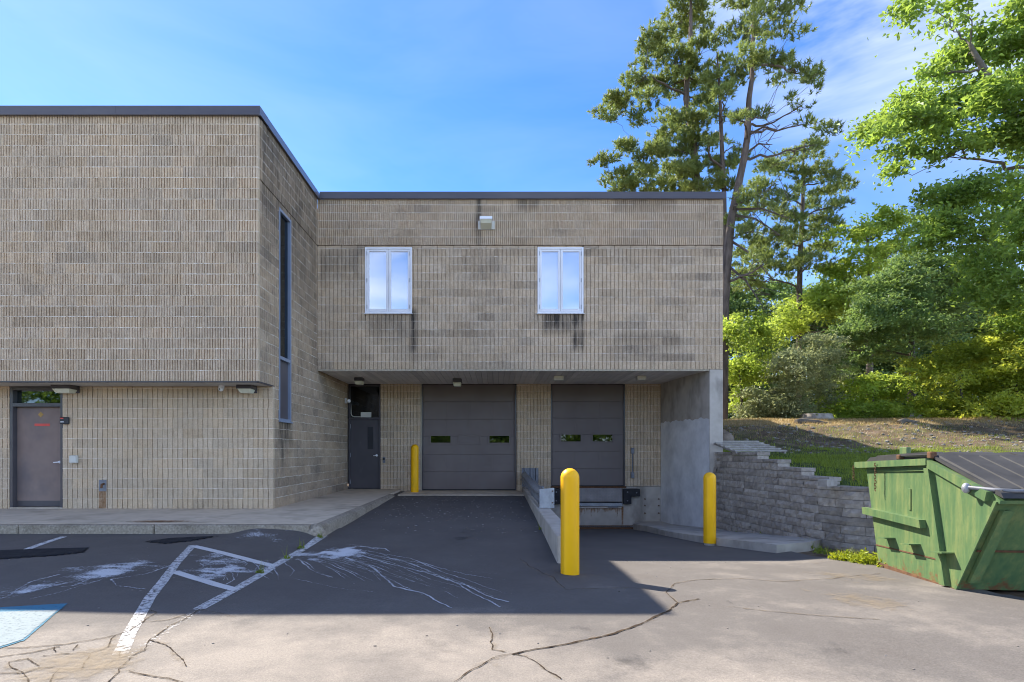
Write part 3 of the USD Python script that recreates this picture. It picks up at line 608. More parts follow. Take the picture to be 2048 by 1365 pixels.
for poly in ([(-60, 1104), (90, 1098), (180, 1096), (168, 1106), (120, 1112), (0, 1120), (-60, 1124)], [(282, 1085), (340, 1077), (430, 1073), (445, 1072), (380, 1084), (330, 1089)]):
    v, f, sd = sheet(poly, 0.05, 0.004); v[:, 2] += 0.012 * np.clip(sd / 0.05, 0, 1); f = f[(sd[f] > -0.012).all(1)]; pm_.add(v, f)
v, f = pm_.mesh()
obj("asphalt_patch", (v, f), M["patch"], smooth=True, kind="structure", label="rough black patches of new asphalt along the kerb")

# ------------------------------------------------------------------ the building
BW, BH = 0.4064, 0.2032
X_S, Y1, Y1B, YU, YR = -4.507, 10.82, 11.55, 14.41, 17.38
Z_W, Z_SOF1, Z_SOF2, Z_TOP, Z_JOINT = 0.278, 2.775, 3.505, 7.80, 6.635
bld = thing("commercial_building", "two-storey ribbed tan block building with dark roof edge, loading docks and overhanging upper walls", "building")
pending = []     # block pieces, emitted once all walls are known so that the largest become parts
brng = np.random.default_rng(3)


def rib_piece(w, h, grooves, gw, gd, depth, plain=False):
    """One block: split-face ribs between narrow grooves; local a along the wall, b outwards, z up."""
    e, ez = 0.005, 0.0022
    prof = [(e, 0.0)]
    for g in grooves:
        j = brng.normal(0, 0.0022)
        wj = gw * brng.uniform(0.8, 1.2)
        prof += [(g - wj / 2 + j, 0.0), (g - wj * 0.28 + j, -gd), (g + wj * 0.28 + j, -gd), (g + wj / 2 + j, 0.0)]
    prof.append((w - e, 0.0)); prof = np.array(prof); n = len(prof)
    jit = lambda: brng.normal(0, 0.0035, n) * (prof[:, 1] == 0)
    zb = np.zeros(n) + ez; zt = np.zeros(n) + h - ez
    sway = brng.normal(0, 0.002, n)
    bot = np.stack([prof[:, 0], prof[:, 1] + jit(), zb], 1); top = np.stack([prof[:, 0] + sway, prof[:, 1] + jit(), zt], 1)
    bot[[0, -1], 0] = top[[0, -1], 0] = (e, w - e)
    kb = np.stack([prof[:, 0], np.full(n, -depth), zb], 1); kt = np.stack([prof[:, 0], np.full(n, -depth), zt], 1)
    v = np.vstack([bot, top, kb, kt]); f = []
    for i in range(n - 1):
        f += [(i, i + 1, n + i + 1, n + i), (n + i, n + i + 1, 3 * n + i + 1, 3 * n + i), (2 * n + i, 2 * n + i + 1, i + 1, i)]
    f += [(2 * n, 0, n, 3 * n), (n - 1, 3 * n - 1, 4 * n - 1, 2 * n - 1)]
    return v, np.array(f)


def soot_amount(c, m):
    """How far one block has darkened: runs of neighbouring blocks in a course, more of them on the walls that face the weather."""
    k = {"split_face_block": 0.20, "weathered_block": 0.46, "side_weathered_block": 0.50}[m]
    row = round(c[2] / BH); a = float(noise3(np.array([c[0] * 0.75 + c[1] * 0.75, row * 9.7, 3.0]), 1.0, 8, 2)); b = float(noise3(np.array([c[0], c[1], c[2]]), 0.55, 4, 3))
    return k * float(smoothstep(0.50, 0.72, a)) * float(0.25 + 0.75 * smoothstep(0.40, 0.60, b)) + 0.05


def stain_amount(pts):
    """Water streaks: below sills, from the roof edge and under the tall window (shape of their own, on the wall's surface)."""
    x, y, z = pts[:, 0], pts[:, 1], pts[:, 2]
    s = np.zeros(len(pts))
    front = np.abs(y - YU) < 0.2
    def streak(x0, x1, ztop, length, amt, soft=0.05):
        return amt * smoothstep(x0 - soft, x0 + soft, x) * smoothstep(x1 + soft, x1 - soft, x) * smoothstep(ztop - length, ztop - 0.35 * length, z) * (z < ztop + 0.03)
    s = np.where(front, np.maximum.reduce([streak(-2.16, -1.98, 4.95, 1.6, 1.0), streak(-3.2, -2.1, 4.92, 0.9, 0.45), streak(1.2, 2.24, 4.92, 0.62, 0.95), streak(1.92, 2.24, 4.4, 0.55, 0.85),
                 streak(-0.50, -0.36, 7.78, 1.5, 0.85), streak(0.55, 1.1, 7.78, 0.32, 0.55), streak(3.0, 4.6, 7.78, 0.45, 0.35), streak(-4.3, 5.6, 6.60, 0.35, 0.25), streak(-4.5, -3.4, 6.5, 1.0, 0.45), streak(3.0, 4.7, 4.45, 0.5, 0.45), streak(-0.8, 0.1, 6.6, 1.1, 0.35)]), s)
    side = (x > X_S - 0.15) & (x < X_S + 0.05) & (y > 10.9)
    def sy(y0, y1, ztop, length, amt, soft=0.05):
        return amt * smoothstep(y0 - soft, y0 + soft, y) * smoothstep(y1 + soft, y1 - soft, y) * smoothstep(ztop - length, ztop - 0.4 * length, z) * (z < ztop + 0.03)
    s = np.where(side, np.maximum.reduce([sy(11.98, 12.14, 2.07, 1.35, 1.0), sy(11.84, 12.66, 2.07, 0.75, 0.75), sy(11.0, 14.3, 7.8, 3.2, 0.55), sy(12.6, 14.3, 6.6, 2.6, 0.5)]), s)
    return s


def wall(label, O, u, nrm, length, z0, z1, openings, nrib_of, m, parent=bld, phase=0.0, thick=0.28, plain_rows=()):
    """A wall of running-bond ribbed blocks over a core, with mortar beds. openings: (a0, a1, z0, z1)."""
    u = np.array([u[0], u[1], 0.0]); nn = np.array([nrm[0], nrm[1], 0.0]); O = np.array([O[0], O[1], 0.0])
    T = lambda v: O + v[:, :1] * u + v[:, 1:2] * nn + np.stack([0 * v[:, 2], 0 * v[:, 2], v[:, 2]], 1)
    flip = np.cross(u, [0, 0, 1.0]) @ nn < 0
    # core behind the blocks
    A = sorted({0.0, length, *[min(max(o[i], 0), length) for o in openings for i in (0, 1)]}); Z = sorted({z0, z1, *[min(max(o[i], z0), z1) for o in openings for i in (2, 3)]})
    core = MB()
    for a0, a1 in zip(A, A[1:]):
        for c0, c1 in zip(Z, Z[1:]):
            if not any(o[0] <= (a0 + a1) / 2 <= o[1] and o[2] <= (c0 + c1) / 2 <= o[3] for o in openings) and a1 - a0 > 1e-6 and c1 - c0 > 1e-6:
                core.add(*(lambda b: (T(b[0]), b[1]))(cbox(max(a0, 0.065), min(a1, length - 0.065), -thick, -0.05, c0, c1)))
    v, f = core.mesh()
    path = obj("wall", (v, f), M["core"], parent, label=label)
    rows = int(math.ceil((z1 - z0) / BH - 1e-6))
    mort = MB()
    for r in range(rows):
        za, zb = z0 + r * BH, min(z0 + (r + 1) * BH, z1)
        nrib = nrib_of(r, (za + zb) / 2)
        off = phase + (0.5 * BW if r % 2 else 0.0)
        a = -off if off else 0.0
        while a < length - 1e-6:
            spans = [(max(a, 0.0), min(a + BW, length), za, zb)]
            for o in openings:
                out = []
                for (p, q, s, t) in spans:
                    if o[0] >= q - 1e-6 or o[1] <= p + 1e-6 or o[2] >= t - 1e-6 or o[3] <= s + 1e-6:
                        out.append((p, q, s, t)); continue
                    if o[0] > p: out.append((p, min(o[0], q), s, t))
                    if o[1] < q: out.append((max(o[1], p), q, s, t))
                    m0, m1 = max(p, o[0]), min(q, o[1])
                    if o[2] > s: out.append((m0, m1, s, o[2]))
                    if o[3] < t: out.append((m0, m1, o[3], t))
                spans = out
            for (p, q, s, t) in spans:
                if q - p < 0.03 or t - s < 0.03:
                    continue
                pitch = BW / nrib if nrib else 9
                gs = [g - p for g in np.arange(0, length + pitch, pitch) if nrib and p + 0.018 < g < q - 0.018] if nrib else []
                narrow = nrib >= 8
                v, f = rib_piece(q - p, t - s, gs, 0.0195 if narrow else 0.0155, 0.026, 0.09)
                if flip: f = f[:, ::-1]
                w = T(v + np.array([p, 0, s]))
                c = w.mean(0); size = (q - p) * (t - s) / (c[0] ** 2 + c[1] ** 2) * abs(nn @ (c * [1, 1, 0])) / math.hypot(c[0], c[1])
                vis = -9.7 * c[1] / 10.82 < c[0] and nn @ (c * [1, 1, 0]) < 0
                pending.append((size if vis else 0, path, "narrow_ribbed_block" if narrow else "wide_ribbed_block" if nrib else "plain_block", w, f, m, float(brng.beta(2.2, 2.2)), float(brng.uniform(0, 1))))
            a += BW
        if r:
            ivs = [(0.0, length)]
            for o in openings:
                if o[2] < za < o[3] + 1e-3:
                    ivs = [x for (p, q) in ivs for x in ((p, min(q, o[0])), (max(p, o[1]), q)) if x[1] - x[0] > 0.02]
            for (p, q) in ivs:
                b = cbox(p, q, -0.05, -0.0015, za - 0.0050, za + 0.0050); mort.add(T(b[0]), b[1] if not flip else b[1])
    if mort.v:
        v, f = mort.mesh(); obj("mortar_bed", (v, f), M["mortar"], path)
    return path


# walls that face the yard (u runs to the right seen from the yard) and the long side wall of the recess
OX = X_S - 20 * BW
W_up = wall("tall finely ribbed upper wall projecting over the entrance door", (OX, Y1), (1, 0), (0, -1), 20 * BW, Z_SOF1, Z_TOP, [], lambda r, z: 8, M["block"])
DX0, DX1 = -9.85, OX + 9.5 * BW
W_lo = wall("broad ribbed ground floor wall beside the entrance door", (OX, Y1B), (1, 0), (0, -1), 20 * BW, Z_W, Z_SOF1 - 0.02, [(DX0 - OX, DX1 - OX, Z_W, 2.74)], lambda r, z: 4 if z < 2.66 else 0, M["block"])
WY0, WY1, WZ0, WZ1 = 11.866, 12.56, 2.08, 6.53
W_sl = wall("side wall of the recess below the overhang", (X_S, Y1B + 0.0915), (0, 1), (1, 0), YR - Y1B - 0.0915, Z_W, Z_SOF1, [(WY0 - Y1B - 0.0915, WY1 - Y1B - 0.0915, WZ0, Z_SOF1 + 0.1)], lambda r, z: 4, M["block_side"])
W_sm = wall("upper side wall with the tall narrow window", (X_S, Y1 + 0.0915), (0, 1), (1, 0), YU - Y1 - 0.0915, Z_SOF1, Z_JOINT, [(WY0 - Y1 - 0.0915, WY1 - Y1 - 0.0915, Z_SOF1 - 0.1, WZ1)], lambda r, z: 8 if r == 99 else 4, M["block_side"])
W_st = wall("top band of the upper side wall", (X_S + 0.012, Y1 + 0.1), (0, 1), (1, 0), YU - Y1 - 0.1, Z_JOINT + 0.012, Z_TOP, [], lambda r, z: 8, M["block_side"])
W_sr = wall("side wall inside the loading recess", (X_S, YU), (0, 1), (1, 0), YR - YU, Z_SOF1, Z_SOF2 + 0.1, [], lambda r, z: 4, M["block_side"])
XE = 5.752
WIN = [(-3.300, -2.111), (1.062, 2.225)]
wz0, wz1 = Z_SOF2 + 7 * BH, Z_JOINT - 0.04
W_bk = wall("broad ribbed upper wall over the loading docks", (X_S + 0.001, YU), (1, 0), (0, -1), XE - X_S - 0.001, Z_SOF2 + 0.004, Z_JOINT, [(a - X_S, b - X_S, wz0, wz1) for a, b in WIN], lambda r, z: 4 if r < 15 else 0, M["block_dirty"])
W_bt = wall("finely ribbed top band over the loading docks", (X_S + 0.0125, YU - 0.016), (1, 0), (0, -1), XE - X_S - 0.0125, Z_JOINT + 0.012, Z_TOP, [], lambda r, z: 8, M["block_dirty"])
D0, D1 = -4.49, -3.506      # personnel door
G0, G1 = -2.256, 0.640      # drive-in door
K0, K1 = 1.692, 3.955       # dock door
DOCK_Z = 0.368
W_r = wall("ribbed wall piers between the loading doors", (D1, YR), (1, 0), (0, -1), 5.09 - D1, 0.20, Z_SOF2, [(G0 - D1, G1 - D1, 0.0, Z_SOF2 + 1), (K0 - D1, K1 - D1, 0.0, Z_SOF2 + 1), (K1 - D1, 9, 0.0, DOCK_Z), (G1 - D1 + 0.4, K0 - D1, 0.0, 0.30)], lambda r, z: 4, M["block"])

pending.sort(key=lambda q: -q[0])
count, rest = {}, {}
for size, path, name, w, f, m, tone, hue in pending:
    st = stain_amount(w); so = np.full(len(w), soot_amount(w.mean(0), m.GetPrim().GetName()))
    if size > 0 and count.get(name, 0) < 300:
        count[name] = count.get(name, 0) + 1
        obj(name, (w, f), m, path, tone=tone, attrs={"hue": np.full(len(w), hue), "stain": st, "soot": so})
    else:
        rest.setdefault((path, name), (m, [], [], [], [], [], []))
        R = rest[(path, name)]; k = sum(len(a) for a in R[1])
        R[1].append(w); R[2].append(np.vstack([f[:, [0, 1, 2]], f[:, [0, 2, 3]]]) + k); R[3].append(np.full(len(w), tone)); R[4].append(np.full(len(w), hue)); R[5].append(st); R[6].append(so)
for (path, name), R in rest.items():
    obj(name + "_courses", (np.vstack(R[1]), np.vstack(R[2])), R[0], path, tone=np.concatenate(R[3]), attrs={"hue": np.concatenate(R[4]), "stain": np.concatenate(R[5]), "soot": np.concatenate(R[6])}, kind="stuff")

# structure behind the faces: roof, floor over the recess, plain rear and side walls
b = MB()
b.box(OX, X_S - 0.3, Y1 + 0.3, 25, 7.62, 7.72); b.box(X_S - 0.3, XE - 0.3, YU + 0.3, 25, 7.60, 7.70)
obj("roof", b.mesh(), M["roof"], bld)
obj("rear_wall", cbox(OX, XE, 25.0, 25.3, 0.0, 7.8), M["block_dirty"], bld, tone=0.5, attrs={"hue": np.zeros(8) + .5, "stain": np.zeros(8)})
obj("side_wall", cbox(XE - 0.3, XE - 0.002, YU + 0.1, 25.0, -1.0, 7.8), M["block_dirty"], bld, tone=0.5, attrs={"hue": np.zeros(8) + .5, "stain": np.zeros(8)})
obj("side_wall", cbox(OX - 0.3, OX, Y1 + 0.3, 25.0, -0.2, 7.8), M["block_dirty"], bld, tone=0.5, attrs={"hue": np.zeros(8) + .5, "stain": np.zeros(8)})
b = MB(); b.box(X_S - 0.29, XE - 0.31, YU + 0.29, 25, 3.62, 3.82); b.box(OX, X_S - 0.29, Y1 + 0.29, 25, 2.86, 3.0); b.box(-4.5, 5.3, YR + 0.9, YR + 1.0, -1, 3.6); b.box(OX, X_S - 0.29, Y1B + 1.2, Y1B + 1.3, 0, 2.86)
obj("floor_slab", b.mesh(), M["core"], bld)
# interior behind the upper windows: pale wall, with white sheets added behind the panes
obj("interior_wall", cbox(X_S, XE - 0.4, YU + 2.2, YU + 2.3, 3.85, 7.55), M["soffit_pale"], bld)

# roof edge metal, in lengths
def fascia(pts, label):
    (x0, y0), (x1, y1) = pts
    b = MB()
    if y0 == y1:
        n = max(1, round((x1 - x0) / 3.0)); e = np.linspace(x0, x1, n + 1)
        for i in range(n):
            obj("fascia", prism([(y0 - 0.055, 7.815), (y0 - 0.050, 7.972), (y0 + 0.35, 7.962), (y0 + 0.35, 7.93), (y0 - 0.02, 7.93), (y0 - 0.03, 7.815)], "x", e[i] + 0.0015, e[i + 1] - 0.0015), M["bronze"], bld)
        obj("drip_edge", cbox(x0, x1, y0 - 0.068, y0 - 0.02, 7.792, 7.8145), M["bronze"], bld)
    else:
        n = max(1, round((y1 - y0) / 1.8)); e = np.linspace(y0, y1, n + 1)
        for i in range(n):
            obj("fascia", prism([(x0 + 0.055, 7.815), (x0 + 0.05, 7.972), (x0 - 0.35, 7.962), (x0 - 0.35, 7.93), (x0 + 0.02, 7.93), (x0 + 0.03, 7.815)], "y", e[i] + 0.0015, e[i + 1] - 0.0015), M["bronze"], bld)
        obj("drip_edge", cbox(x0 + 0.02, x0 + 0.068, y0, y1, 7.792, 7.8145), M["bronze"], bld)
fascia(((OX, Y1), (X_S + 0.05, Y1)), "")
fascia(((X_S, Y1 + 0.36), (X_S, YU + 0.3)), "")
obj("fascia", cbox(X_S + 0.03, X_S + 0.0545, Y1 - 0.05, Y1 + 0.3585, 7.8155, 7.9712), M["bronze"], bld)
fascia(((X_S + 0.08, YU - 0.016), (XE + 0.05, YU - 0.016)), "")
obj("fascia", prism([(XE + 0.05, 7.815), (XE + 0.046, 7.972), (XE - 0.35, 7.962), (XE - 0.35, 7.93), (XE, 7.93)], "y", YU + 0.34, 25.3), M["bronze"], bld)

# soffits
obj("soffit", cbox(OX, X_S - 0.06, Y1 + 0.1, Y1B + 0.02, Z_SOF1 - 0.018, Z_SOF1 + 0.02), M["soffit_pale"], bld)
obj("soffit_edge", cbox(OX, X_S - 0.01, Y1 + 0.012, Y1 + 0.1, Z_SOF1 - 0.022, Z_SOF1 - 0.002), M["bronze"], bld)
obj("soffit_edge", cbox(X_S - 0.06, X_S - 0.008, Y1 + 0.1, Y1B + 0.1, Z_SOF1 - 0.024, Z_SOF1 - 0.003), M["bronze"], bld)
sf = thing("soffit", parent=bld)
for i, x in enumerate(np.arange(X_S + 0.02, 5.46, 0.1524)):
    x1 = min(x + 0.146, 5.46)
    rr = random.Random(i)
    obj("soffit_board", cbox(x, x1, YU + 0.09, YR, Z_SOF2 - 0.02 + rr.uniform(-0.002, 0.002), Z_SOF2 + 0.02, 0.003), M["soffit"], sf, tone=rr.uniform(0, 1))
obj("soffit_backing", cbox(X_S, 5.5, YU + 0.09, YR + 0.3, Z_SOF2 + 0.025, Z_SOF2 + 0.06), M["black"], bld)
obj("soffit_trim", cbox(X_S + 0.003, 5.40, YU + 0.010, YU + 0.088, Z_SOF2 - 0.028, Z_SOF2 + 0.001), M["trim_beige"], bld)

# upper casement windows
for k, (a, c_) in enumerate(WIN):
    w = thing("window", parent=bld)
    y = YU - 0.012
    b = MB(); t = 0.045
    b.box(a, a + t, y, YU + 0.12, wz0, wz1, 0.003); b.box(c_ - t, c_, y, YU + 0.12, wz0, wz1, 0.003); b.box(a + t, c_ - t, y + .001, YU + 0.12, wz1 - t, wz1, 0.003); b.box(a + t, c_ - t, y + .001, YU + 0.12, wz0, wz0 + t, 0.003)
    obj("window_frame", b.mesh(), M["white_frame"], w)
    mid = (a + c_) / 2
    for (p, q) in ((a + t + 0.003, mid - 0.003), (mid + 0.003, c_ - t - 0.003)):
        b = MB(); s = 0.058; y2 = y + 0.012; z0_, z1_ = wz0 + t + 0.003, wz1 - t - 0.003
        b.box(p, p + s, y2, YU + 0.08, z0_, z1_, 0.004); b.box(q - s, q, y2, YU + 0.08, z0_, z1_, 0.004); b.box(p + s, q - s, y2 + .001, YU + 0.08, z1_ - s, z1_, 0.004); b.box(p + s, q - s, y2 + .001, YU + 0.08, z0_, z0_ + s, 0.004)
        obj("sash", b.mesh(), M["white_frame"], w)
        obj("pane", cbox(p + s, q - s, YU + 0.030, YU + 0.036, z0_ + s, z1_ - s), M["glass_mirror"], w)
        hx = p - 0.004 if p < mid else q - 0.012
        for hz in (wz0 + 0.16, (wz0 + wz1) / 2, wz1 - 0.16):
            obj("hinge", cbox(hx, hx + 0.016, y - 0.008, y + 0.02, hz - 0.05, hz + 0.05, 0.002), M["galv"], w)
    obj("added_backing", cbox(a + 0.03, c_ - 0.03, YU + 0.085, YU + 0.09, wz0 + 0.03, wz1 - 0.03), M["white"], w)  # white sheet added behind the glass to make the panes look paler
    obj("sill", prism([(YU - 0.05, wz0 - 0.025), (YU - 0.05, wz0 - 0.012), (YU + 0.1, wz0 - 0.001), (YU + 0.1, wz0 - 0.025)], "x", a - 0.02, c_ + 0.02), M["white_frame"], w)

# tall narrow side window
w = thing("tall_window", parent=bld)
xo = X_S + 0.006
b = MB()
b.box(X_S - 0.12, xo + 0.004, WY0, WY0 + 0.05, WZ0, WZ1, 0.003); b.box(X_S - 0.12, xo + 0.004, WY1 - 0.05, WY1, WZ0, WZ1, 0.003); b.box(X_S - 0.12, xo, WY0 + 0.05, WY1 - 0.05, WZ1 - 0.06, WZ1, 0.003); b.box(X_S - 0.12, xo, WY0 + 0.05, WY1 - 0.05, 3.37, 3.44, 0.003); b.box(X_S - 0.12, xo, WY0 + 0.05, WY1 - 0.05, WZ0, WZ0 + 0.05, 0.003)
obj("window_frame", b.mesh(), M["frame_blue"], w)
obj("pane", cbox(X_S - 0.06, X_S - 0.054, WY0 + 0.05, WY1 - 0.05, 3.44, WZ1 - 0.06), M["glass_mid"], w)
obj("lower_panel", cbox(X_S - 0.075, X_S - 0.05, WY0 + 0.05, WY1 - 0.05, WZ0 + 0.05, 3.37), M["door_dark"], w)
obj("sill", cbox(X_S - 0.05, X_S + 0.045, WY0 - 0.015, WY1 + 0.02, WZ0 - 0.03, WZ0 - 0.002, 0.003), M["frame_blue"], w)
obj("added_backing", cbox(X_S - 0.5, X_S - 0.48, WY0 - 0.3, WY1 + 0.3, 2.0, 6.8), M["black"], w)  # black sheet standing in for the unlit interior behind the glass

# entrance door at the left
d = thing("door", parent=bld, label="brown steel entrance door with red plate, glass above")
y0 = Y1B + 0.02
b = MB(); t = 0.055
b.box(DX0, DX0 + t, y0 - 0.01, Y1B + 0.16, Z_W, 2.74, 0.003); b.box(DX1 - t, DX1, y0 - 0.01, Y1B + 0.16, Z_W, 2.74, 0.003); b.box(DX0 + t, DX1 - t, y0 - 0.009, Y1B + 0.16, 2.68, 2.74, 0.003); b.box(DX0 + t, DX1 - t, y0 - 0.009, Y1B + 0.16, 2.345, 2.42, 0.003)
obj("door_frame", b.mesh(), M["bronze"], d)
DF = Y1B + 0.115
lf = obj("door_leaf", cbox(DX0 + t + 0.004, DX1 - t - 0.004, DF, DF + 0.045, Z_W + 0.03, 2.34, 0.002), M["door_brown"], d)
obj("kick_strip", cbox(DX0 + t + 0.01, DX1 - t - 0.01, DF - 0.004, DF - 0.0005, Z_W + 0.035, Z_W + 0.15), M["door_dark"], lf)
obj("red_plate", cbox(DX0 + 0.42, DX0 + 0.73, DF - 0.004, DF - 0.0005, 1.955, 2.005), M["red"], lf)
def diamond(cx, cz, s, y): return prism([(cx - s, cz), (cx, cz - s), (cx + s, cz), (cx, cz + s)], "y", y - 0.003, y - 0.0005)
obj("diamond_plate", diamond(DX0 + 0.545, 2.19, 0.058, DF), M["orange"], lf)
h = MB(); h.add(*tube([(DX1 - 0.115, DF, 1.22), (DX1 - 0.115, DF - 0.05, 1.22)], 0.026)); h.add(*tube([(DX1 - 0.115, DF - 0.05, 1.22), (DX1 - 0.17, DF - 0.055, 1.215), (DX1 - 0.235, DF - 0.05, 1.212)], [0.012, 0.011, 0.010]))
obj("handle", h.mesh(), M["white"], lf, smooth=40)
obj("transom_pane", cbox(DX0 + t, DX1 - t, DF + 0.01, DF + 0.016, 2.42, 2.68), M["glass_mid"], d)
obj("threshold", cbox(DX0, DX1, Y1B + 0.0, DF + 0.06, Z_W - 0.02, Z_W + 0.022, 0.003), M["walk"], d)
obj("dark_backing", cbox(DX0 - 0.4, DX1 + 0.4, DF + 0.8, DF + 0.82, Z_W, 2.8), M["black"], d)  # upright black sheet, paints the darkness inside seen through the transom

# personnel door in the recess
d = thing("door", parent=bld, label="dark steel door with slim glass slot and dark transom in the loading recess")
b = MB(); t = 0.05; yd = YR + 0.02
zt, zb = 3.47, 0.285
b.box(D0, D0 + t, yd, YR + 0.2, zb, zt, 0.003); b.box(D1 - t, D1, yd, YR + 0.2, zb, zt, 0.003); b.box(D0 + t, D1 - t, yd + .001, YR + 0.2, zt - 0.05, zt, 0.003); b.box(D0 + t, D1 - t, yd + .001, YR + 0.2, 2.40, 2.47, 0.003)
obj("door_frame", b.mesh(), M["door_dark"], d)
lf = obj("door_leaf", cbox(D0 + t + 0.003, D1 - t - 0.003, YR + 0.06, YR + 0.105, zb + 0.01, 2.395, 0.002), M["door_dark"], d)
b = MB(); sx0, sx1, sz0, sz1 = D0 + 0.60, D0 + 0.73, 1.52, 2.16
b.box(sx0 - .02, sx0, YR + .052, YR + .0595, sz0 - .02, sz1 + .02); b.box(sx1, sx1 + .02, YR + .052, YR + .0595, sz0 - .02, sz1 + .02); b.box(sx0, sx1, YR + .053, YR + .0595, sz1, sz1 + .02); b.box(sx0, sx1, YR + .053, YR + .0595, sz0 - .02, sz0)
obj("slot_frame", b.mesh(), M["black"], lf); obj("slot_pane", cbox(sx0, sx1, YR + 0.055, YR + 0.0596, sz0, sz1), M["black"], lf)
h = MB(); h.add(*tube([(D1 - 0.12, YR + 0.06, 1.31), (D1 - 0.12, YR + 0.0, 1.31)], 0.035)); h.add(*tube([(D1 - 0.12, YR + 0.0, 1.31), (D1 - 0.17, YR - 0.005, 1.30), (D1 - 0.225, YR, 1.298)], [0.014, 0.012, 0.011]))
obj("handle", h.mesh(), M["white"], lf, smooth=40)
for hz in (2.2, 1.32, 0.5): obj("hinge", cbox(D0 + t - 0.012, D0 + t + 0.014, YR + 0.036, YR + 0.059, hz - 0.065, hz + 0.065, 0.002), M["galv"], lf)
obj("transom_pane", cbox(D0 + t, D1 - t, YR + 0.09, YR + 0.096, 2.47, zt - 0.05), M["glass_dark"], d)
obj("dark_backing", cbox(D0 - 0.02, D1 + 0.1, YR + 0.7, YR + 0.72, 0.2, 3.5), M["black"], d)  # upright black sheet in place of the dark room behind this door
obj("sign", cbox(D0 + 0.37, D0 + 0.69, YR + 0.06, YR + 0.064, 2.475, 2.635), M["beige"], d)
tm = meshkit.text_mesh("7", 0.07, 0.002, True) if False else None

# sectional overhead doors
def overhead(a0, a1, z0, z1, panes, label, wz, blank=None):
    d = thing("overhead_door", parent=bld, label=label)
    n = 6; e = np.linspace(z0 + 0.02, z1, n + 1)
    y = YR + 0.10
    for i in range(n):
        if e[i] < wz < e[i + 1]:
            e_ = i
        p = obj("door_panel", cbox(a0 + 0.03, a1 - 0.03, y, y + 0.05, e[i] + 0.0018, e[i + 1] - 0.0018, 0.004), M["garage"], d)
        ns = 4 if a1 - a0 > 2.5 else 3
        for x in np.linspace(a0 + 0.03, a1 - 0.03, ns + 1)[1:-1]:
            if i != n - 1 and not (e[i] < wz < e[i + 1]): obj("stile", cbox(x - 0.03, x + 0.03, y - 0.004, y - 0.0003, e[i] + 0.012, e[i + 1] - 0.012, 0.0015), M["garage"], p)
    for k, x in enumerate(panes):
        w_, h_ = 0.60, 0.205
        fr = MB(); t = 0.05; ya, yb = y - 0.018, y + 0.001
        fr.box(x - w_ / 2 - t, x - w_ / 2, ya, yb, wz - h_ / 2 - t, wz + h_ / 2 + t, 0.004); fr.box(x + w_ / 2, x + w_ / 2 + t, ya, yb, wz - h_ / 2 - t, wz + h_ / 2 + t, 0.004)
        fr.box(x - w_ / 2, x + w_ / 2, ya + .001, yb, wz + h_ / 2, wz + h_ / 2 + t, 0.004); fr.box(x - w_ / 2, x + w_ / 2, ya + .001, yb, wz - h_ / 2 - t, wz - h_ / 2, 0.004)
        o = obj("window_frame", fr.mesh(), M["garage"], d)
        obj("pane", cbox(x - w_ / 2, x + w_ / 2, y - 0.008, y - 0.004, wz - h_ / 2, wz + h_ / 2), M["garage"] if k == blank else M["glass_dark"], o)
    obj("dark_room", cbox(a0, a1, y + 0.047, y + 0.052, wz - 0.3, wz + 0.3), M["black"], d)
    for xa in (a0, a1 - 0.04): obj("door_jamb", cbox(xa, xa + 0.04, YR + 0.035, YR + 0.16, z0, z1, 0.003), M["bronze"], d)
    obj("bottom_seal", cbox(a0 + 0.03, a1 - 0.03, y - 0.004, y + 0.05, z0, z0 + 0.022), M["rubber"], d)
overhead(G0, G1, 0.25, Z_SOF2 - 0.02, [-1.68, -0.80, 0.115], "wide dark grey sectional drive-in door with three small panes", 1.80, blank=1)
overhead(K0, K1, DOCK_Z, Z_SOF2 - 0.02, [2.31, 3.28], "narrower dark grey sectional dock door with two small panes", 1.84)
b = MB(); b.box(G0 - 0.03, G0 + 0.001, YR - 0.012, YR + 0.14, 0.23, Z_SOF2 - 0.02, 0.003)
obj("jamb_trim", b.mesh(), M["trim_beige"], bld)

# dock wall, leveller, bumpers
dk = thing("dock_wall", parent=bld)
b = MB(); b.box(G1 + 0.38, K0 + 0.66 - 0.005, YR - 0.002, YR + 0.4, -1.1, DOCK_Z - 0.012, 0.006) if False else None
b = MB(); b.box(1.03, 1.98, YR - 0.004, YR + 0.5, -1.1, 0.30, 0.008); b.box(1.98, 3.86, YR - 0.003, YR + 0.5, -1.1, -0.28, 0.008); b.box(3.86, 5.10, YR - 0.004, YR + 0.5, -1.1, DOCK_Z - 0.006, 0.01)
obj("concrete_face", b.mesh(), M["conc"], dk)
lv = thing("dock_leveller", parent=bld)
plate = MB(); plate.box(1.99, 3.85, YR - 0.06, YR + 0.3, -0.10, 0.315, 0.004)
pl = obj("lip_plate", plate.mesh(), M["steelplate"], lv)
tr = MB()
for ix, x in enumerate(np.arange(2.03, 3.83, 0.045)):
    for iz, z in enumerate(np.arange(-0.07, 0.30, 0.045)):
        s = 0.017; sg = 1 if (ix + iz) % 2 else -1
        c, d_ = s * 0.7, s * 0.22
        tr.add([(x - c, YR - 0.0605, z - sg * c), (x + d_ * sg, YR - 0.0635, z - d_), (x + c, YR - 0.0605, z + sg * c), (x - d_ * sg, YR - 0.0635, z + d_)], [(0, 1, 2), (0, 2, 3)])
obj("tread_pattern", tr.mesh(), M["galv_old"], pl)
obj("header_beam", cbox(1.99, 3.86, YR - 0.05, YR + 0.1, -0.235, -0.135, 0.006), M["galv"], lv)
obj("lip_keeper", cbox(1.99, 3.84, YR - 0.035, YR + 0.1, -0.30, -0.25, 0.005), M["conc"], lv)
obj("keeper_clip", cbox(3.42, 3.72, YR - 0.065, YR - 0.036, -0.275, -0.235, 0.004), M["galv_old"], lv)
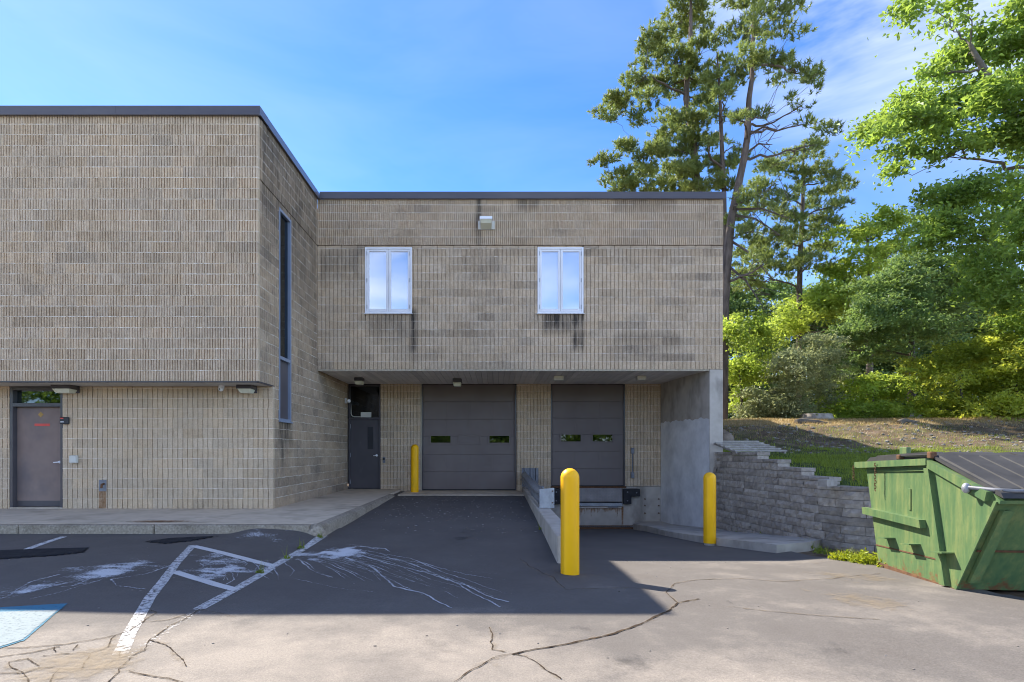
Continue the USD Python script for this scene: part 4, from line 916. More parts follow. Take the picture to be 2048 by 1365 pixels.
obj("dock_edge", cbox(1.70, 3.98, YR - 0.03, YR + 0.11, 0.318, DOCK_Z - 0.003, 0.004), M["rust"], lv)
for pts in ([(1.72, 0.30), (1.72, -0.16), (1.965, -0.16), (1.965, 0.30)], [(3.875, 0.30), (3.875, -0.16), (4.115, -0.16), (4.115, 0.07), (4.375, 0.07), (4.375, 0.29), (4.3, 0.30)]):
    p = obj("rubber_bumper", prism(pts, "y", YR - 0.13, YR - 0.005), M["rubber"], bld)
    bo = MB()
    for (x, z) in ([(pts[0][0] + 0.12, 0.2), (pts[0][0] + 0.12, -0.06)] + ([(4.27, 0.18)] if len(pts) > 4 else [])):
        bo.add(*tube([(x, YR - 0.12, z), (x, YR - 0.142, z)], 0.022))
    obj("bumper_bolt", bo.mesh(), M["galv_old"], p)
rs = MB()
for z in (-0.02, -0.22, -0.45):
    for x in (4.55, 4.97): rs.add(*tube([(x, YR, z), (x, YR - 0.05, z)], 0.02))
obj("rung_stub", rs.mesh(), M["rust"], dk)
rng_r = np.random.default_rng(5)
st_ = MB()
for x in np.arange(2.02, 3.86, 0.05):
    L = rng_r.uniform(0.05, 0.42) * (0.5 + 0.5 * math.sin(x * 9) ** 2); wd = rng_r.uniform(0.012, 0.03)
    st_.add([(x - wd, YR - 0.0065, -0.30), (x + wd, YR - 0.0065, -0.30), (x + wd * .9, YR - 0.0065, -0.30 - L), (x - wd * .9, YR - 0.0065, -0.30 - L)], [(0, 3, 2), (0, 2, 1)], tone=np.array([0.50, 0.50, -0.02, -0.02]))
st_.add([(3.84, YR - 0.0075, -0.25), (3.90, YR - 0.0075, -0.25), (3.89, YR - 0.0075, -0.8), (3.85, YR - 0.0075, -0.8)], [(0, 3, 2), (0, 2, 1)], tone=np.array([.6, .6, .3, .3]))
obj("rust_streak", st_.mesh(), M["rust_stain"], dk, tone=st_.tone(), kind="stuff")

# right-hand concrete wall of the recess, patched with pale paint below
xi = lambda y: np.interp(y, [YU, 15.3, 16.3, YR + 0.02], [5.415, 5.25, 5.12, 5.04])
yy = np.linspace(YU, YR + 0.02, 9)
poly = [(xi(y), y) for y in yy] + [(XE - 0.001, YR + 0.02), (XE - 0.001, YU)]
cw = obj("concrete_wall", prism(poly, "z", -1.3, Z_SOF2 - 0.002), M["conc"], bld, label="plain concrete end wall of the loading recess")
M["greywash"] = worn_paint("grey_white_wash", (0.80, 0.78, 0.755), 0.14, 0.30, scale=3.0, cscale=1.6, cdark=0.62)
zt_ = lambda y: 2.28 + 0.02 * np.sin(y * 9) + 0.03 * (y - YU) / 3 + 0.018 * np.sin(y * 23)
ym = np.linspace(YU + 0.004, YR, 40); zm = np.linspace(0, 1, 30)
vv = np.array([[xi(y) - 0.004, y, -0.95 + (zt_(y) + 0.95) * s] for s in zm for y in ym])
i = np.arange(29 * 39); r_, c_ = i // 39, i % 39; a_ = r_ * 40 + c_
obj("painted_area", (vv, np.stack([a_, a_ + 40, a_ + 41, a_ + 1], 1)), M["greywash"], cw, smooth=True, tone=np.zeros(len(vv)), label="rough pale grey wash over the lower wall")

# ------------------------------------------------------------------ walk, kerbs, apron
wk = thing("walkway", "raised concrete walk with kerb along the building, rust stain on its edge", "walkway", kind="structure")
ZC = 0.28
cuts = [-14.0, -11.2, -8.35, -5.25, -2.86]
for a, c_ in zip(cuts, cuts[1:]):
    yf = 9.16
    p = [(a + 0.004, yf), (c_ - 0.004, yf), (c_ - 0.004, Y1B + 0.1), (a + 0.004, Y1B + 0.1)]
    if c_ == -2.86: p = [(a + 0.004, yf), (-2.88, yf), (-2.88, YR + 0.15), (X_S - 0.05, YR + 0.15), (X_S - 0.05, Y1B + 0.1), (a + 0.004, Y1B + 0.1)]
    obj("walk_slab", prism(p, "z", -0.2, ZC), M["walk"], wk)
kr = random.Random(4)
for a, c_ in ((-14.0, -10.3), (-10.3, -7.55), (-7.55, -5.4), (-5.4, -2.95)):
    v, f = cbox(a + 0.005, c_ - 0.005, 9.0, 9.155, -0.2, ZC - 0.003, 0.018)
    obj("kerb_stone", (v, f), M["kerb"], wk)
kp = MB()
e = np.arange(9.14, 16.3, 0.9)
for a, c_ in zip(e, e[1:]):
    obj("kerb_stone", prism([(-2.875, -0.2), (-2.875, ZC - 0.002), (-2.76, ZC - 0.012), (-2.735, ZC - 0.04), (-2.72, -0.2)], "y", a + 0.003, c_ - 0.003), M["kerb"], wk)
v, f = trimesh.creation.icosphere(3, 1.0).vertices, trimesh.creation.icosphere(3, 1.0).faces
obj("kerb_corner", (np.array(v) * [0.17, 0.16, 0.24] * (0.85 + 0.3 * noise3(v, 3.0, 5)[:, None]) + [-2.88, 9.12, 0.05], f), M["kerb"], wk, smooth=True, label="broken rounded kerb corner")
def rust_pool(cx, cy, rx, ry, z, parent):
    v, f = gridmesh(np.linspace(cx - rx, cx + rx, 40), np.linspace(cy - ry, cy + ry, 14), lambda X, Y: X * 0 + z)
    d = np.hypot((v[:, 0] - cx) / rx, (v[:, 1] - cy) / ry)
    return obj("rust_stain", (v, f), M["rust_stain"], parent, tone=0.52 * (1 - d ** 1.2) + 0.0, kind="stuff")
rust_pool(-5.55, 9.42, 0.75, 0.22, ZC + 0.004, wk)
ap = obj("apron", cbox(-2.71, 0.80, 15.75, YR + 0.15, -0.1, 0.236, 0.01), M["walk"], kind="structure", label="concrete apron in front of the drive-in door")

# ramp wall
rw = thing("ramp_wall", "low concrete wall dividing the drive-in ramp from the loading pit", "wall")
e = [7.38, 10.7, 14.1, YR - 0.01]
for a, c_ in zip(e, e[1:]):
    v, f = cbox(0.80, 1.055, a + 0.003, c_ - 0.003, -1.2, 0.352, 0.014)
    obj("wall_section", (v, f), M["conc"], rw)

# drain at the foot of the dock
dr = thing("trench_drain", "rusty steel trench drain across the foot of the dock", "drain")
b = MB(); b.box(1.08, 4.3, YR - 0.62, YR - 0.57, -0.95, -0.80, 0.003); b.box(1.08, 4.3, YR - 0.24, YR - 0.19, -0.95, -0.80, 0.003)
obj("drain_frame", b.mesh(), M["rust"], dr)
b = MB()
for x in np.arange(1.1, 4.28, 0.06): b.box(x, x + 0.028, YR - 0.57, YR - 0.24, -0.84, -0.815)
obj("drain_grate", b.mesh(), M["galv_old"], dr)
obj("drain_bed", cbox(1.07, 4.3, YR - 0.62, YR, -1.0, -0.875), M["patch"], dr)

# concrete kerb walk on the right of the pit
pts_f = [GP(1266, 1059), GP(1290, 1063), GP(1330, 1072), GP(1380, 1082), GP(1430, 1091), GP(1490, 1099), GP(1553, 1107)]
pts_b = [GP(1612, 1101)] + [(5.92, 10.3), (5.72, 11.6), (5.58, 13.2), (5.50, 14.3), (5.3, 15.0), (5.14, 16.3), (5.06, YR)] + [(4.3, YR)]
kpoly = [tuple(p) for p in pts_f] + [tuple(p) for p in pts_b]
km = trimesh.creation.extrude_polygon(Polygon(kpoly).buffer(0).segmentize(0.25), 1.0, engine="earcut")
kv = np.array(km.vertices); topz = np.interp(kv[:, 1], [8.8, 9.6, 10.65, 13, 15, 16.5, YR], [-0.07, -0.10, -0.17, -0.40, -0.55, -0.68, -0.70])
kv[:, 2] = np.where(kv[:, 2] > 0.5, topz, topz - 0.5)
obj("kerb_walk", (kv, np.array(km.faces)), M["conc"], kind="structure", label="curving concrete kerb between the loading pit and the stone wall")

# ------------------------------------------------------------------ yard objects
def bollard(x, y, z0, ztop, r, label, stub=0.0):
    t = thing("bollard", label, "bollard", group=None, loc=(x, y, z0))
    h = ztop - z0
    prof = [(r, -0.15 if not stub else stub), (r, h - r)] + [(r * math.cos(a), h - r + r * math.sin(a)) for a in np.linspace(0.12, math.pi / 2 - 0.01, 12)] + [(0.0005, h)]
    obj("sleeve", revolve(prof, (0, 0, 0), 40), M["bollard"], t, smooth=40)
    if stub:
        obj("steel_pipe", revolve([(r * 0.88, -0.15), (r * 0.88, stub + 0.02), (0.01, stub + 0.021)], (0, 0, 0), 28), M["conc"], t, smooth=40)
    else:
        obj("steel_pipe", revolve([(r * 0.86, -0.25), (r * 0.86, -0.14), (0.01, -0.139)], (0, 0, 0), 20), M["rust"], t, smooth=40)
bollard(0.905, 6.93, -0.06, 1.237, 0.1125, "largest and nearest yellow bollard, at the end of the low ramp wall")
bollard(-2.375, 16.76, 0.236, 1.64, 0.114, "yellow bollard standing beside the wide drive-in door")
bollard(3.99, 10.62, -0.315, 1.05, 0.1125, "yellow bollard with pale footing by the curving kerb and stone wall", stub=0.05)

# guard rail on the ramp wall
gr = thing("guard_rail", "galvanised steel guard rail on the low ramp wall, dented at its front end", "guard rail")
prof = np.array([(0.0, 0.0), (-0.005, 0.05), (-0.075, 0.09), (-0.085, 0.13), (-0.075, 0.155), (-0.012, 0.19), (-0.012, 0.205), (-0.075, 0.24), (-0.085, 0.27), (-0.075, 0.305), (-0.005, 0.345), (0.0, 0.385)])
ys_ = np.concatenate([np.linspace(YR - 0.02, 11.2, 16), [11.0, 10.9]])
zoff = np.interp(ys_, [10.9, YR], [0.352, 0.455]); xo_ = np.interp(ys_, [10.9, 11.2, 13, YR], [0.905, 0.885, 0.875, 0.865])
n = len(prof); vv = []
for k, (y, z, x) in enumerate(zip(ys_, zoff, xo_)):
    fl = np.interp(y, [10.9, 11.3], [0.55, 1.0])
    vv.append(np.stack([x + prof[:, 0] * fl, np.full(n, y), z + prof[:, 1]], 1))
front_ = np.concatenate(vv); back_ = front_ + [0.006, 0, 0]; nb = len(front_); f = []
for k in range(len(ys_) - 1):
    for i in range(n - 1):
        a = k * n + i
        f += [(a, a + 1, a + n + 1, a + n), (nb + a, nb + a + n, nb + a + n + 1, nb + a + 1)]
obj("beam", (np.vstack([front_, back_]), np.array(f)), M["galv"], gr, smooth=50)
ep = np.array([(0.84, 0), (0.93, -0.025), (1.02, -0.005), (1.06, -0.02), (1.115, 0.0), (1.125, 0.02)])
ev = np.concatenate([np.stack([ep[:, 0], 10.88 + ep[:, 1], np.full(6, z)], 1) for z in (0.358, 0.50, 0.60, 0.737)]); ev[18:, 2] += [-0.02, -0.012, -0.004, 0.004, 0.004, -0.004]
e2 = ev + [0, 0.012, 0]; f = []
for k in range(3):
    for i in range(5):
        a = k * 6 + i; f += [(a, a + 1, a + 7, a + 6), (24 + a, 24 + a + 6, 24 + a + 7, 24 + a + 1)]
for i in range(5): f += [(18 + i, 19 + i, 43 + i, 42 + i), (i, 24 + i, 25 + i, i + 1)]
for k in range(3): f += [(k * 6, k * 6 + 6, 24 + k * 6 + 6, 24 + k * 6), (k * 6 + 5, 24 + k * 6 + 5, 24 + k * 6 + 11, k * 6 + 11)]
e_ = obj("end_plate", (np.vstack([ev, e2]), np.array(f)), M["galv"], gr, smooth=40)
for z in (0.46, 0.68): obj("bolt", tube([(1.09, 10.885, z), (1.09, 10.855, z)], 0.013, 8), M["rust"], e_)
for y in (11.6, 14.0, 16.4): obj("post", cbox(0.875, 0.985, y, y + 0.13, 0.352, 0.72, 0.004), M["galv_old"], gr)
cg = thing("corner_guard", "short upright length of dull ribbed steel barrier on the pier behind the guard rail", "guard rail")
px_ = np.array([0.80, 0.86, 0.88, 0.945, 0.965, 1.04, 1.06, 1.13, 1.15, 1.21, 1.23, 1.30]); py_ = np.array([0, -0.0, -0.06, -0.06, -0.0, 0, -0.06, -0.06, 0, 0, -0.06, -0.06]) + YR - 0.03
fv = np.concatenate([np.stack([px_, py_, np.full(12, z)], 1) for z in (0.36, 0.925)]); fb = fv + [0, 0.008, 0]
f = [(i, i + 1, i + 13, i + 12) for i in range(11)] + [(24 + i, 36 + i, 37 + i, 25 + i) for i in range(11)] + [(12 + i, 13 + i, 37 + i, 36 + i) for i in range(11)]
obj("ribbed_plate", (np.vstack([fv, fb]), np.array(f)), M["galv_old"], cg)

# lamps, cameras, small wall fittings
def wall_pack(x0, x1, zt, y, label):
    t = thing("wall_light", label, "wall light", group=None)
    obj("housing", prism([(y - 0.27, zt), (y, zt), (y, zt - 0.14), (y - 0.05, zt - 0.085), (y - 0.28, zt - 0.075)], "x", x0, x1), M["bronze"], t)
    w = x1 - x0
    lens = np.array([(x0 + .02, y - .265, zt - .076), (x1 - .02, y - .265, zt - .076), (x1 - .02, y - .04, zt - .086), (x0 + .02, y - .04, zt - .086), (x0 + .06, y - .22, zt - .155), (x1 - .05, y - .22, zt - .155), (x1 - .05, y - .06, zt - .155), (x0 + .06, y - .06, zt - .155)])
    obj("lens", (lens, np.array([(0, 1, 5, 4), (1, 2, 6, 5), (2, 3, 7, 6), (3, 0, 4, 7), (4, 5, 6, 7), (3, 2, 1, 0)])), M["lens"], t)
wall_pack(-8.80, -8.42, 2.756, Y1B - 0.005, "brown wall light with cream lens above the entrance door's right corner")
wall_pack(-5.13, -4.83, 2.756, Y1B - 0.005, "brown wall light with cream lens near the building's outer corner")
def soffit_box(px0, px1, py_top, h, label, dark):
    zt = Z_SOF2 - 0.022; Y = (zt - CZ) * F / (HY - py_top)
    x0, x1 = (px0 - CX) * Y / F, (px1 - CX) * Y / F
    t = thing("soffit_light", label, "ceiling light")
    if dark:
        obj("housing", cbox(x0, x1, Y, Y + 0.26, zt - h * 0.5, zt, 0.01), M["bronze"], t)
        a = np.array(cbox(x0 + 0.01, x1 - 0.01, Y - 0.005, Y + 0.25, zt - h, zt - h * 0.5 - 0.001, 0.008)[0]); c0 = a.mean(0)
        lo = a[:, 2] < zt - h * 0.8; a[lo, 0] = c0[0] + (a[lo, 0] - c0[0]) * 0.8
        obj("lens", (a, cbox(0, 1, 0, 1, 0, 1, 0.008)[1] if False else np.array(trimesh.convex.convex_hull(a).faces)), M["lens"], t) if False else obj("lens", trimesh.convex.convex_hull(a), M["lens"], t)
    else:
        obj("housing", cbox(x0, x1, Y, Y + 0.24, zt - h, zt, 0.012), M["beige"], t)
        obj("lens", cbox(x0 + 0.012, x1 - 0.012, Y - 0.006, Y + 0.2, zt - h * 0.45, zt - h * 0.06, 0.004), M["lens"], t)
    return Y
soffit_box(708, 725, 755, 0.19, "dark cube light under the soffit in front of the slim steel door", True)
soffit_box(905, 923, 757, 0.22, "dark cube light under the soffit in front of the wide drive-in door", True)
soffit_box(1108, 1127, 752, 0.12, "cream box light under the soffit over the dock door's left side", False)
soffit_box(1275, 1293, 752, 0.11, "cream box light under the soffit nearest the concrete end wall", False)
fl = thing("flood_light", "white flood light mounted on the top band between the two upper windows", "wall light")
obj("back_plate", cbox(-0.44, -0.02, YU - 0.05, YU - 0.018, 7.03, 7.24, 0.004), M["beige"], fl)
obj("housing", prism([(YU - 0.05, 7.28), (YU - 0.30, 7.26), (YU - 0.31, 7.19), (YU - 0.05, 7.10)], "x", -0.39, -0.08), M["white"], fl)
obj("lens", prism([(YU - 0.05, 7.10), (YU - 0.30, 7.188), (YU - 0.24, 7.11), (YU - 0.05, 7.04)], "x", -0.37, -0.10), M["lens"], fl)
def sph(c, r, sub=2, sc=(1, 1, 1)):
    s = trimesh.creation.icosphere(sub, 1.0); return np.array(s.vertices) * r * np.array(sc) + np.asarray(c), np.array(s.faces)
cm = thing("security_camera", "small white dome camera under the overhang beside the corner wall light", "camera")
obj("base", revolve([(0.001, 2.757), (0.055, 2.757), (0.055, 2.70), (0.001, 2.699)], (-5.47, 11.38, 0), 20), M["white"], cm, smooth=40)
obj("dome", sph((-5.47, 11.36, 2.685), 0.052), M["white"], cm, smooth=True)
obj("eye", sph((-5.478, 11.318, 2.675), 0.018), M["black"], cm, smooth=True)
cm = thing("security_camera", "white bullet camera on the side wall beside the slim steel door", "camera")
obj("mount", cbox(X_S + 0.001, X_S + 0.05, YR - 0.36, YR - 0.22, 2.87, 3.02, 0.01), M["white"], cm)
obj("body", tube([(X_S + 0.05, YR - 0.29, 2.94), (X_S + 0.10, YR - 0.36, 2.94), (X_S + 0.16, YR - 0.46, 2.93)], [0.03, 0.05, 0.05], 14), M["white"], cm, smooth=40)
obj("cable", tube([(X_S + 0.11, YR - 0.02, 2.92), (X_S + 0.11, YR - 0.02, 2.58), (X_S + 0.14, YR - 0.02, 2.51), (X_S + 0.2, YR - 0.02, 2.485), (X_S + 0.40, YR + 0.01, 2.485)], 0.011, 6), M["beige"], cm, smooth=True)
cr = thing("card_reader", "small black card reader with red light beside the entrance door", "card reader")
obj("body", cbox(-8.80, -8.62, Y1B - 0.055, Y1B - 0.005, 1.99, 2.13, 0.012), M["black"], cr)
obj("red_light", cbox(-8.775, -8.715, Y1B - 0.059, Y1B - 0.0555, 2.09, 2.115), M["red"], cr)
obj("label_strip", cbox(-8.775, -8.705, Y1B - 0.059, Y1B - 0.0555, 2.025, 2.04), M["white"], cr)
bx_ = thing("junction_box", "square beige junction box on the ribbed wall right of the entrance door", "electrical box")
obj("box", cbox(-8.60, -8.44, Y1B - 0.06, Y1B - 0.004, 1.20, 1.36, 0.012), M["beige"], bx_); obj("cover", cbox(-8.59, -8.45, Y1B - 0.068, Y1B - 0.0605, 1.21, 1.35, 0.003), M["beige"], bx_)
sp = thing("wall_spigot", "rusty hose spigot low on the ribbed wall with rust run below", "tap")
obj("recess_plate", cbox(-8.03, -7.88, Y1B - 0.012, Y1B - 0.001, 0.63, 0.86, 0.003), M["galv_old"], sp)
obj("pipe", tube([(-7.93, Y1B - 0.01, 0.78), (-7.93, Y1B - 0.07, 0.77), (-7.93, Y1B - 0.085, 0.70)], 0.022, 10), M["rust"], sp, smooth=40)
sv_ = np.array([(-8.03 + 0.14 * a, Y1B - 0.0085, 0.64 - 0.35 * t) for t in np.linspace(0, 1, 8) for a in np.linspace(0, 1, 5)]); i = np.arange(28); a_ = (i // 4) * 5 + i % 4
obj("rust_run", (sv_, np.stack([a_, a_ + 5, a_ + 6, a_ + 1], 1)), M["rust_stain"], sp, tone=0.40 * np.ones(40))
ks = thing("key_switch", "small round black key switch on the pier beside the slim door", "switch")
obj("plate", cbox(-3.44, -3.36, YR - 0.012, YR - 0.001, 1.08, 1.26, 0.003), M["galv_old"], ks); obj("knob", tube([(-3.40, YR - 0.012, 1.2), (-3.40, YR - 0.04, 1.2)], 0.035, 14), M["black"], ks)
cd = thing("conduit", "grey conduit with two small boxes on the pier right of the dock door", "conduit")
obj("box", cbox(4.12, 4.22, YR - 0.06, YR - 0.004, 1.36, 1.54, 0.006), M["galv_old"], cd); obj("box", cbox(4.12, 4.22, YR - 0.06, YR - 0.004, 0.62, 0.80, 0.006), M["galv_old"], cd)
obj("pipe", tube([(4.17, YR - 0.03, 1.36), (4.17, YR - 0.03, 0.80)], 0.016, 10), M["galv_old"], cd, smooth=40)

# ------------------------------------------------------------------ dumpster
DA = np.array([4.96, 6.135]); dd = np.array([0.091, 1.0]); dd /= np.linalg.norm(dd); dw = np.array([dd[1], -dd[0]])
dn = {"g": ("geometry", {}), "n": ("noise_texture", {"scale": 2.5, "detail": 8.0, "roughness": 0.7}), "m": ("mapping", {"scale": (3.5, 3.5, 0.55)}), "r": ("rgb_ramp", {"ramp": [(0.28, (0.045, 0.105, 0.045)), (0.5, (0.088, 0.148, 0.056)), (0.72, (0.18, 0.21, 0.075))]}),
      "sep": ("separate_xyz", {}), "rn": ("noise_texture", {"scale": 7.0, "detail": 8.0, "roughness": 0.75}), "h": ("map_range", {"from_min": -0.1, "from_max": 0.28, "to_min": 0.22, "to_max": -0.06, "clamp": True}),
      "ad": ("math", {"math_type": "add"}), "rr": ("map_range", {"from_min": 0.64, "from_max": 0.74, "clamp": True}), "mx": ("mix_color", {"b": (0.155, 0.068, 0.028)}),
      "sc": ("noise_texture", {"scale": 30.0, "detail": 4.0}), "scr": ("map_range", {"from_min": 0.62, "from_max": 0.72, "to_max": 0.35, "clamp": True}), "mx2": ("mix_color", {"b": (0.06, 0.10, 0.06)}),
      "bn": ("noise_texture", {"scale": 3.0, "detail": 3.0}), "b": ("bump", {"strength": 0.25, "distance": 0.05}), "p": ("principled_bsdf", {"roughness": 0.5, "specular_ior_level": 0.45})}
dl = [("g.position", "m.vector"), ("m.vector", "n.vector"), ("n.fac", "r.fac"), ("g.position", "sep.vector"), ("sep.z", "h.value"), ("g.position", "rn.vector"), ("rn.fac", "ad.value1"), ("h.result", "ad.value2"), ("ad.value", "rr.value"),
      ("r.color", "mx2.a"), ("g.position", "sc.vector"), ("sc.fac", "scr.value"), ("scr.result", "mx2.fac"), ("mx2.result", "mx.a"), ("rr.result", "mx.fac"), ("mx.result", "p.base_color"), ("g.position", "bn.vector"), ("bn.fac", "b.height"), ("b.normal", "p.normal")]
M["dump"] = mat("faded_green_paint", dn, dl)
M["lid"] = surf("grey_plastic_lid", [(0.3, (0.026, 0.026, 0.028)), (0.7, (0.062, 0.061, 0.061))], scale=2.2, detail=8, rough=0.72, bump=0.05, bscale=9, spec=0.2)
dp = thing("dumpster", "faded green steel dumpster with dark plastic lids standing at the pavement edge", "dumpster")
def DW(v):
    v = np.asarray(v, float); return np.stack([DA[0] + v[:, 1] * dd[0] + v[:, 0] * dw[0], DA[1] + v[:, 1] * dd[1] + v[:, 0] * dw[1], v[:, 2]], 1)
WD = 1.83
def dpoly(poly, w0, w1):
    """Profile (s, z) extruded across the width."""
    v, f = prism(poly, "x", w0, w1); return DW(v), f
def dbox(w0, w1, s0, s1, z0, z1, c=0.004):
    v, f = cbox(w0, w1, s0, s1, z0, z1, c); return DW(v), f
body = [(0.0, -0.04), (1.45, -0.03), (1.735, 1.19), (1.74, 1.25), (0.41, 1.33), (-0.50, 1.03), (-0.545, 0.955)]
sh = obj("body", dpoly(body, 0.0, WD), M["dump"], dp)
for w0, w1 in ((-0.055, 0.012), (WD - 0.012, WD + 0.055)):
    obj("side_rim", dpoly([(1.92, 1.205), (1.925, 1.29), (0.40, 1.362), (0.40, 1.285)], w0 - 0.01, w1 + 0.01), M["dump"], dp)
    obj("sloping_rim", dpoly([(0.398, 1.255), (0.398, 1.345), (-0.50, 1.045), (-0.47, 0.945)], w0, w1), M["dump"], dp)
    if w0 < 0:
        obj("post", dpoly([(0.455, 1.25), (0.375, 1.25), (0.10, -0.03), (0.19, -0.03)], w0, 0.0), M["dump"], dp)
        obj("lifting_channel", dpoly([(1.70, 0.585), (1.71, 0.675), (0.50, 0.645), (0.48, 0.55)], -0.075, 0.0), M["dump"], dp)
        obj("under_rim_bar", dpoly([(1.64, 1.165), (1.64, 1.185), (0.5, 1.235), (0.5, 1.215)], -0.02, 0.0), M["dump"], dp)
        obj("side_seam", dpoly([(1.50, 0.185), (1.50, 0.20), (0.2, 0.235), (0.2, 0.22)], -0.008, 0.0), M["rust"], dp)
        for s in (1.17, 0.68, 0.12):
            obj("step_bracket", dpoly([(s + 0.10, 0.315), (s - 0.09, 0.335), (s - 0.09, 0.350), (s + 0.10, 0.330)], -0.13, 0.0), M["dump"], dp)
        obj("front_edge", dpoly([(0.012, -0.04), (-0.015, -0.04), (-0.57, 0.95), (-0.535, 0.958)], -0.015, 0.0), M["dump"], dp)
        obj("base_rail", dpoly([(1.45, -0.075), (1.45, -0.028), (0.02, -0.038), (0.0, -0.085)], -0.012, 0.09), M["rust"], dp)
obj("front_lip", dpoly([(-0.50, 1.035), (-0.60, 0.965), (-0.585, 0.93), (-0.53, 0.925)], 0.0, WD), M["dump"], dp)
obj("front_seam", dpoly([(-0.255, 0.405), (-0.262, 0.405), (-0.277, 0.43), (-0.27, 0.43)], 0.02, WD - 0.02), M["rust"], dp)
obj("front_stiffener", dpoly([(-0.06, 0.05), (-0.10, 0.05), (-0.56, 0.86), (-0.50, 0.86)], 0.06, 0.16), M["dump"], dp)
obj("hinge_rod", (lambda a: (DW(a[0]), a[1]))(tube([(-0.10, -0.30, 1.06), (0.3, -0.56, 1.055), (WD + 0.1, -0.585, 1.05)] if False else [(-0.09, -0.27, 1.075), (0.0, -0.50, 1.065), (0.12, -0.60, 1.06), (WD, -0.61, 1.06)], 0.02, 10)), M["galv_old"], dp, smooth=40)
obj("rod_knob", (lambda a: (DW(a[0]), a[1]))(sph((-0.085, -0.27, 1.065), 0.05, 2, (0.8, 0.8, 1.1))), M["galv"], dp, smooth=True)
# front lids: ribbed panels lying on the slope; rear lid flat on top
def slope(s): return np.interp(s, [-0.62, 0.40], [1.035, 1.40])
for k in range(2):
    wa, wb = 0.0 + k * (WD / 2) + 0.005, (k + 1) * (WD / 2) - 0.005
    ld = obj("front_lid", dpoly([(0.40, slope(0.40) - 0.03), (0.40, slope(0.40)), (-0.60, slope(-0.60)), (-0.63, slope(-0.62) - 0.045), (-0.60, slope(-0.60) - 0.045)], wa, wb), M["lid"], dp)
    for j in range(4):
        a0 = wa + 0.03 + j * (wb - wa - 0.04) / 4; a1 = a0 + (wb - wa - 0.04) / 4 - 0.010
        q = np.array([(a0, -0.58, slope(-0.58) + .001), (a1, -0.58, slope(-0.58) + .001), (a1, 0.36, slope(0.36) + .001), (a0, 0.36, slope(0.36) + .001),
                      (a0 + .010, -0.53, slope(-0.53) + .020), (a1 - .010, -0.53, slope(-0.53) + .020), (a1 - .010, 0.34, slope(0.34) + .020), (a0 + .010, 0.34, slope(0.34) + .020)])
        obj("raised_rib", (DW(q), np.array([(0, 1, 5, 4), (1, 2, 6, 5), (2, 3, 7, 6), (3, 0, 4, 7), (4, 5, 6, 7)])), M["lid"], ld)
for k in range(2):
    wa, wb = 0.03 + k * (WD / 2), (k + 1) * (WD / 2) - 0.015
    rl = obj("top_lid", dpoly([(1.80, 1.30), (1.70, 1.36), (0.52, 1.425), (0.42, 1.40), (0.42, 1.37), (1.80, 1.285)], wa, wb), M["lid"], dp)
    for j in range(3):
        a0 = wa + 0.05 + j * (wb - wa) / 3.2
        obj("raised_rib", dpoly([(1.66, 1.364), (1.62, 1.385), (0.62, 1.437), (0.56, 1.424)], a0, a0 + 0.18), M["lid"], rl)
obj("hinge_lug", dbox(-0.03, 0.04, 0.36, 0.44, 1.36, 1.44, 0.01), M["rust"], dp); obj("hinge_lug", dbox(-0.03, 0.04, 0.95, 1.02, 1.34, 1.40, 0.01), M["rust"], dp)
obj("hinge_bar", (lambda a: (DW(a[0]), a[1]))(tube([(0.0, 1.0, 1.385), (0.0, 0.42, 1.405)], 0.014, 8)), M["black"], dp, smooth=40)
obj("rear_bracket", dbox(0.5, 0.56, 1.70, 1.86, 1.36, 1.50, 0.006), M["dump"], dp)
for s, z1_, zn in ((1.37, 1.29, 0.93), (1.90, 1.24, 1.06)):
    cb = MB(); z = z1_; k = 0
    while z > zn:
        ring = [(-0.085 + 0.013 * math.cos(a) * (k % 2), s + 0.006 * math.sin(k * 1.7) + 0.013 * math.cos(a) * (1 - k % 2), z - 0.02 + 0.022 * math.sin(a)) for a in np.linspace(0, 2 * math.pi, 9)]
        t_ = tube(ring, 0.0045, 5, False); cb.add(DW(t_[0]), t_[1]); z -= 0.033; k += 1
    obj("chain", cb.mesh(), M["rust"], dp)
lp = MB()
for (s, z) in ((0.78, 0.86),): lp.add(*dbox(-0.012, -0.001, s - 0.02, s + 0.02, z - 0.13, z + 0.13, 0.002))
obj("lock_plate", lp.mesh(), M["dump"], dp)
# embossed panels at the low end of the front lids
for k in range(2):
    wa = 0.05 + k * WD / 2
    t_ = meshkit.text_mesh("LIDS", 0.028, 0.003) if False else None

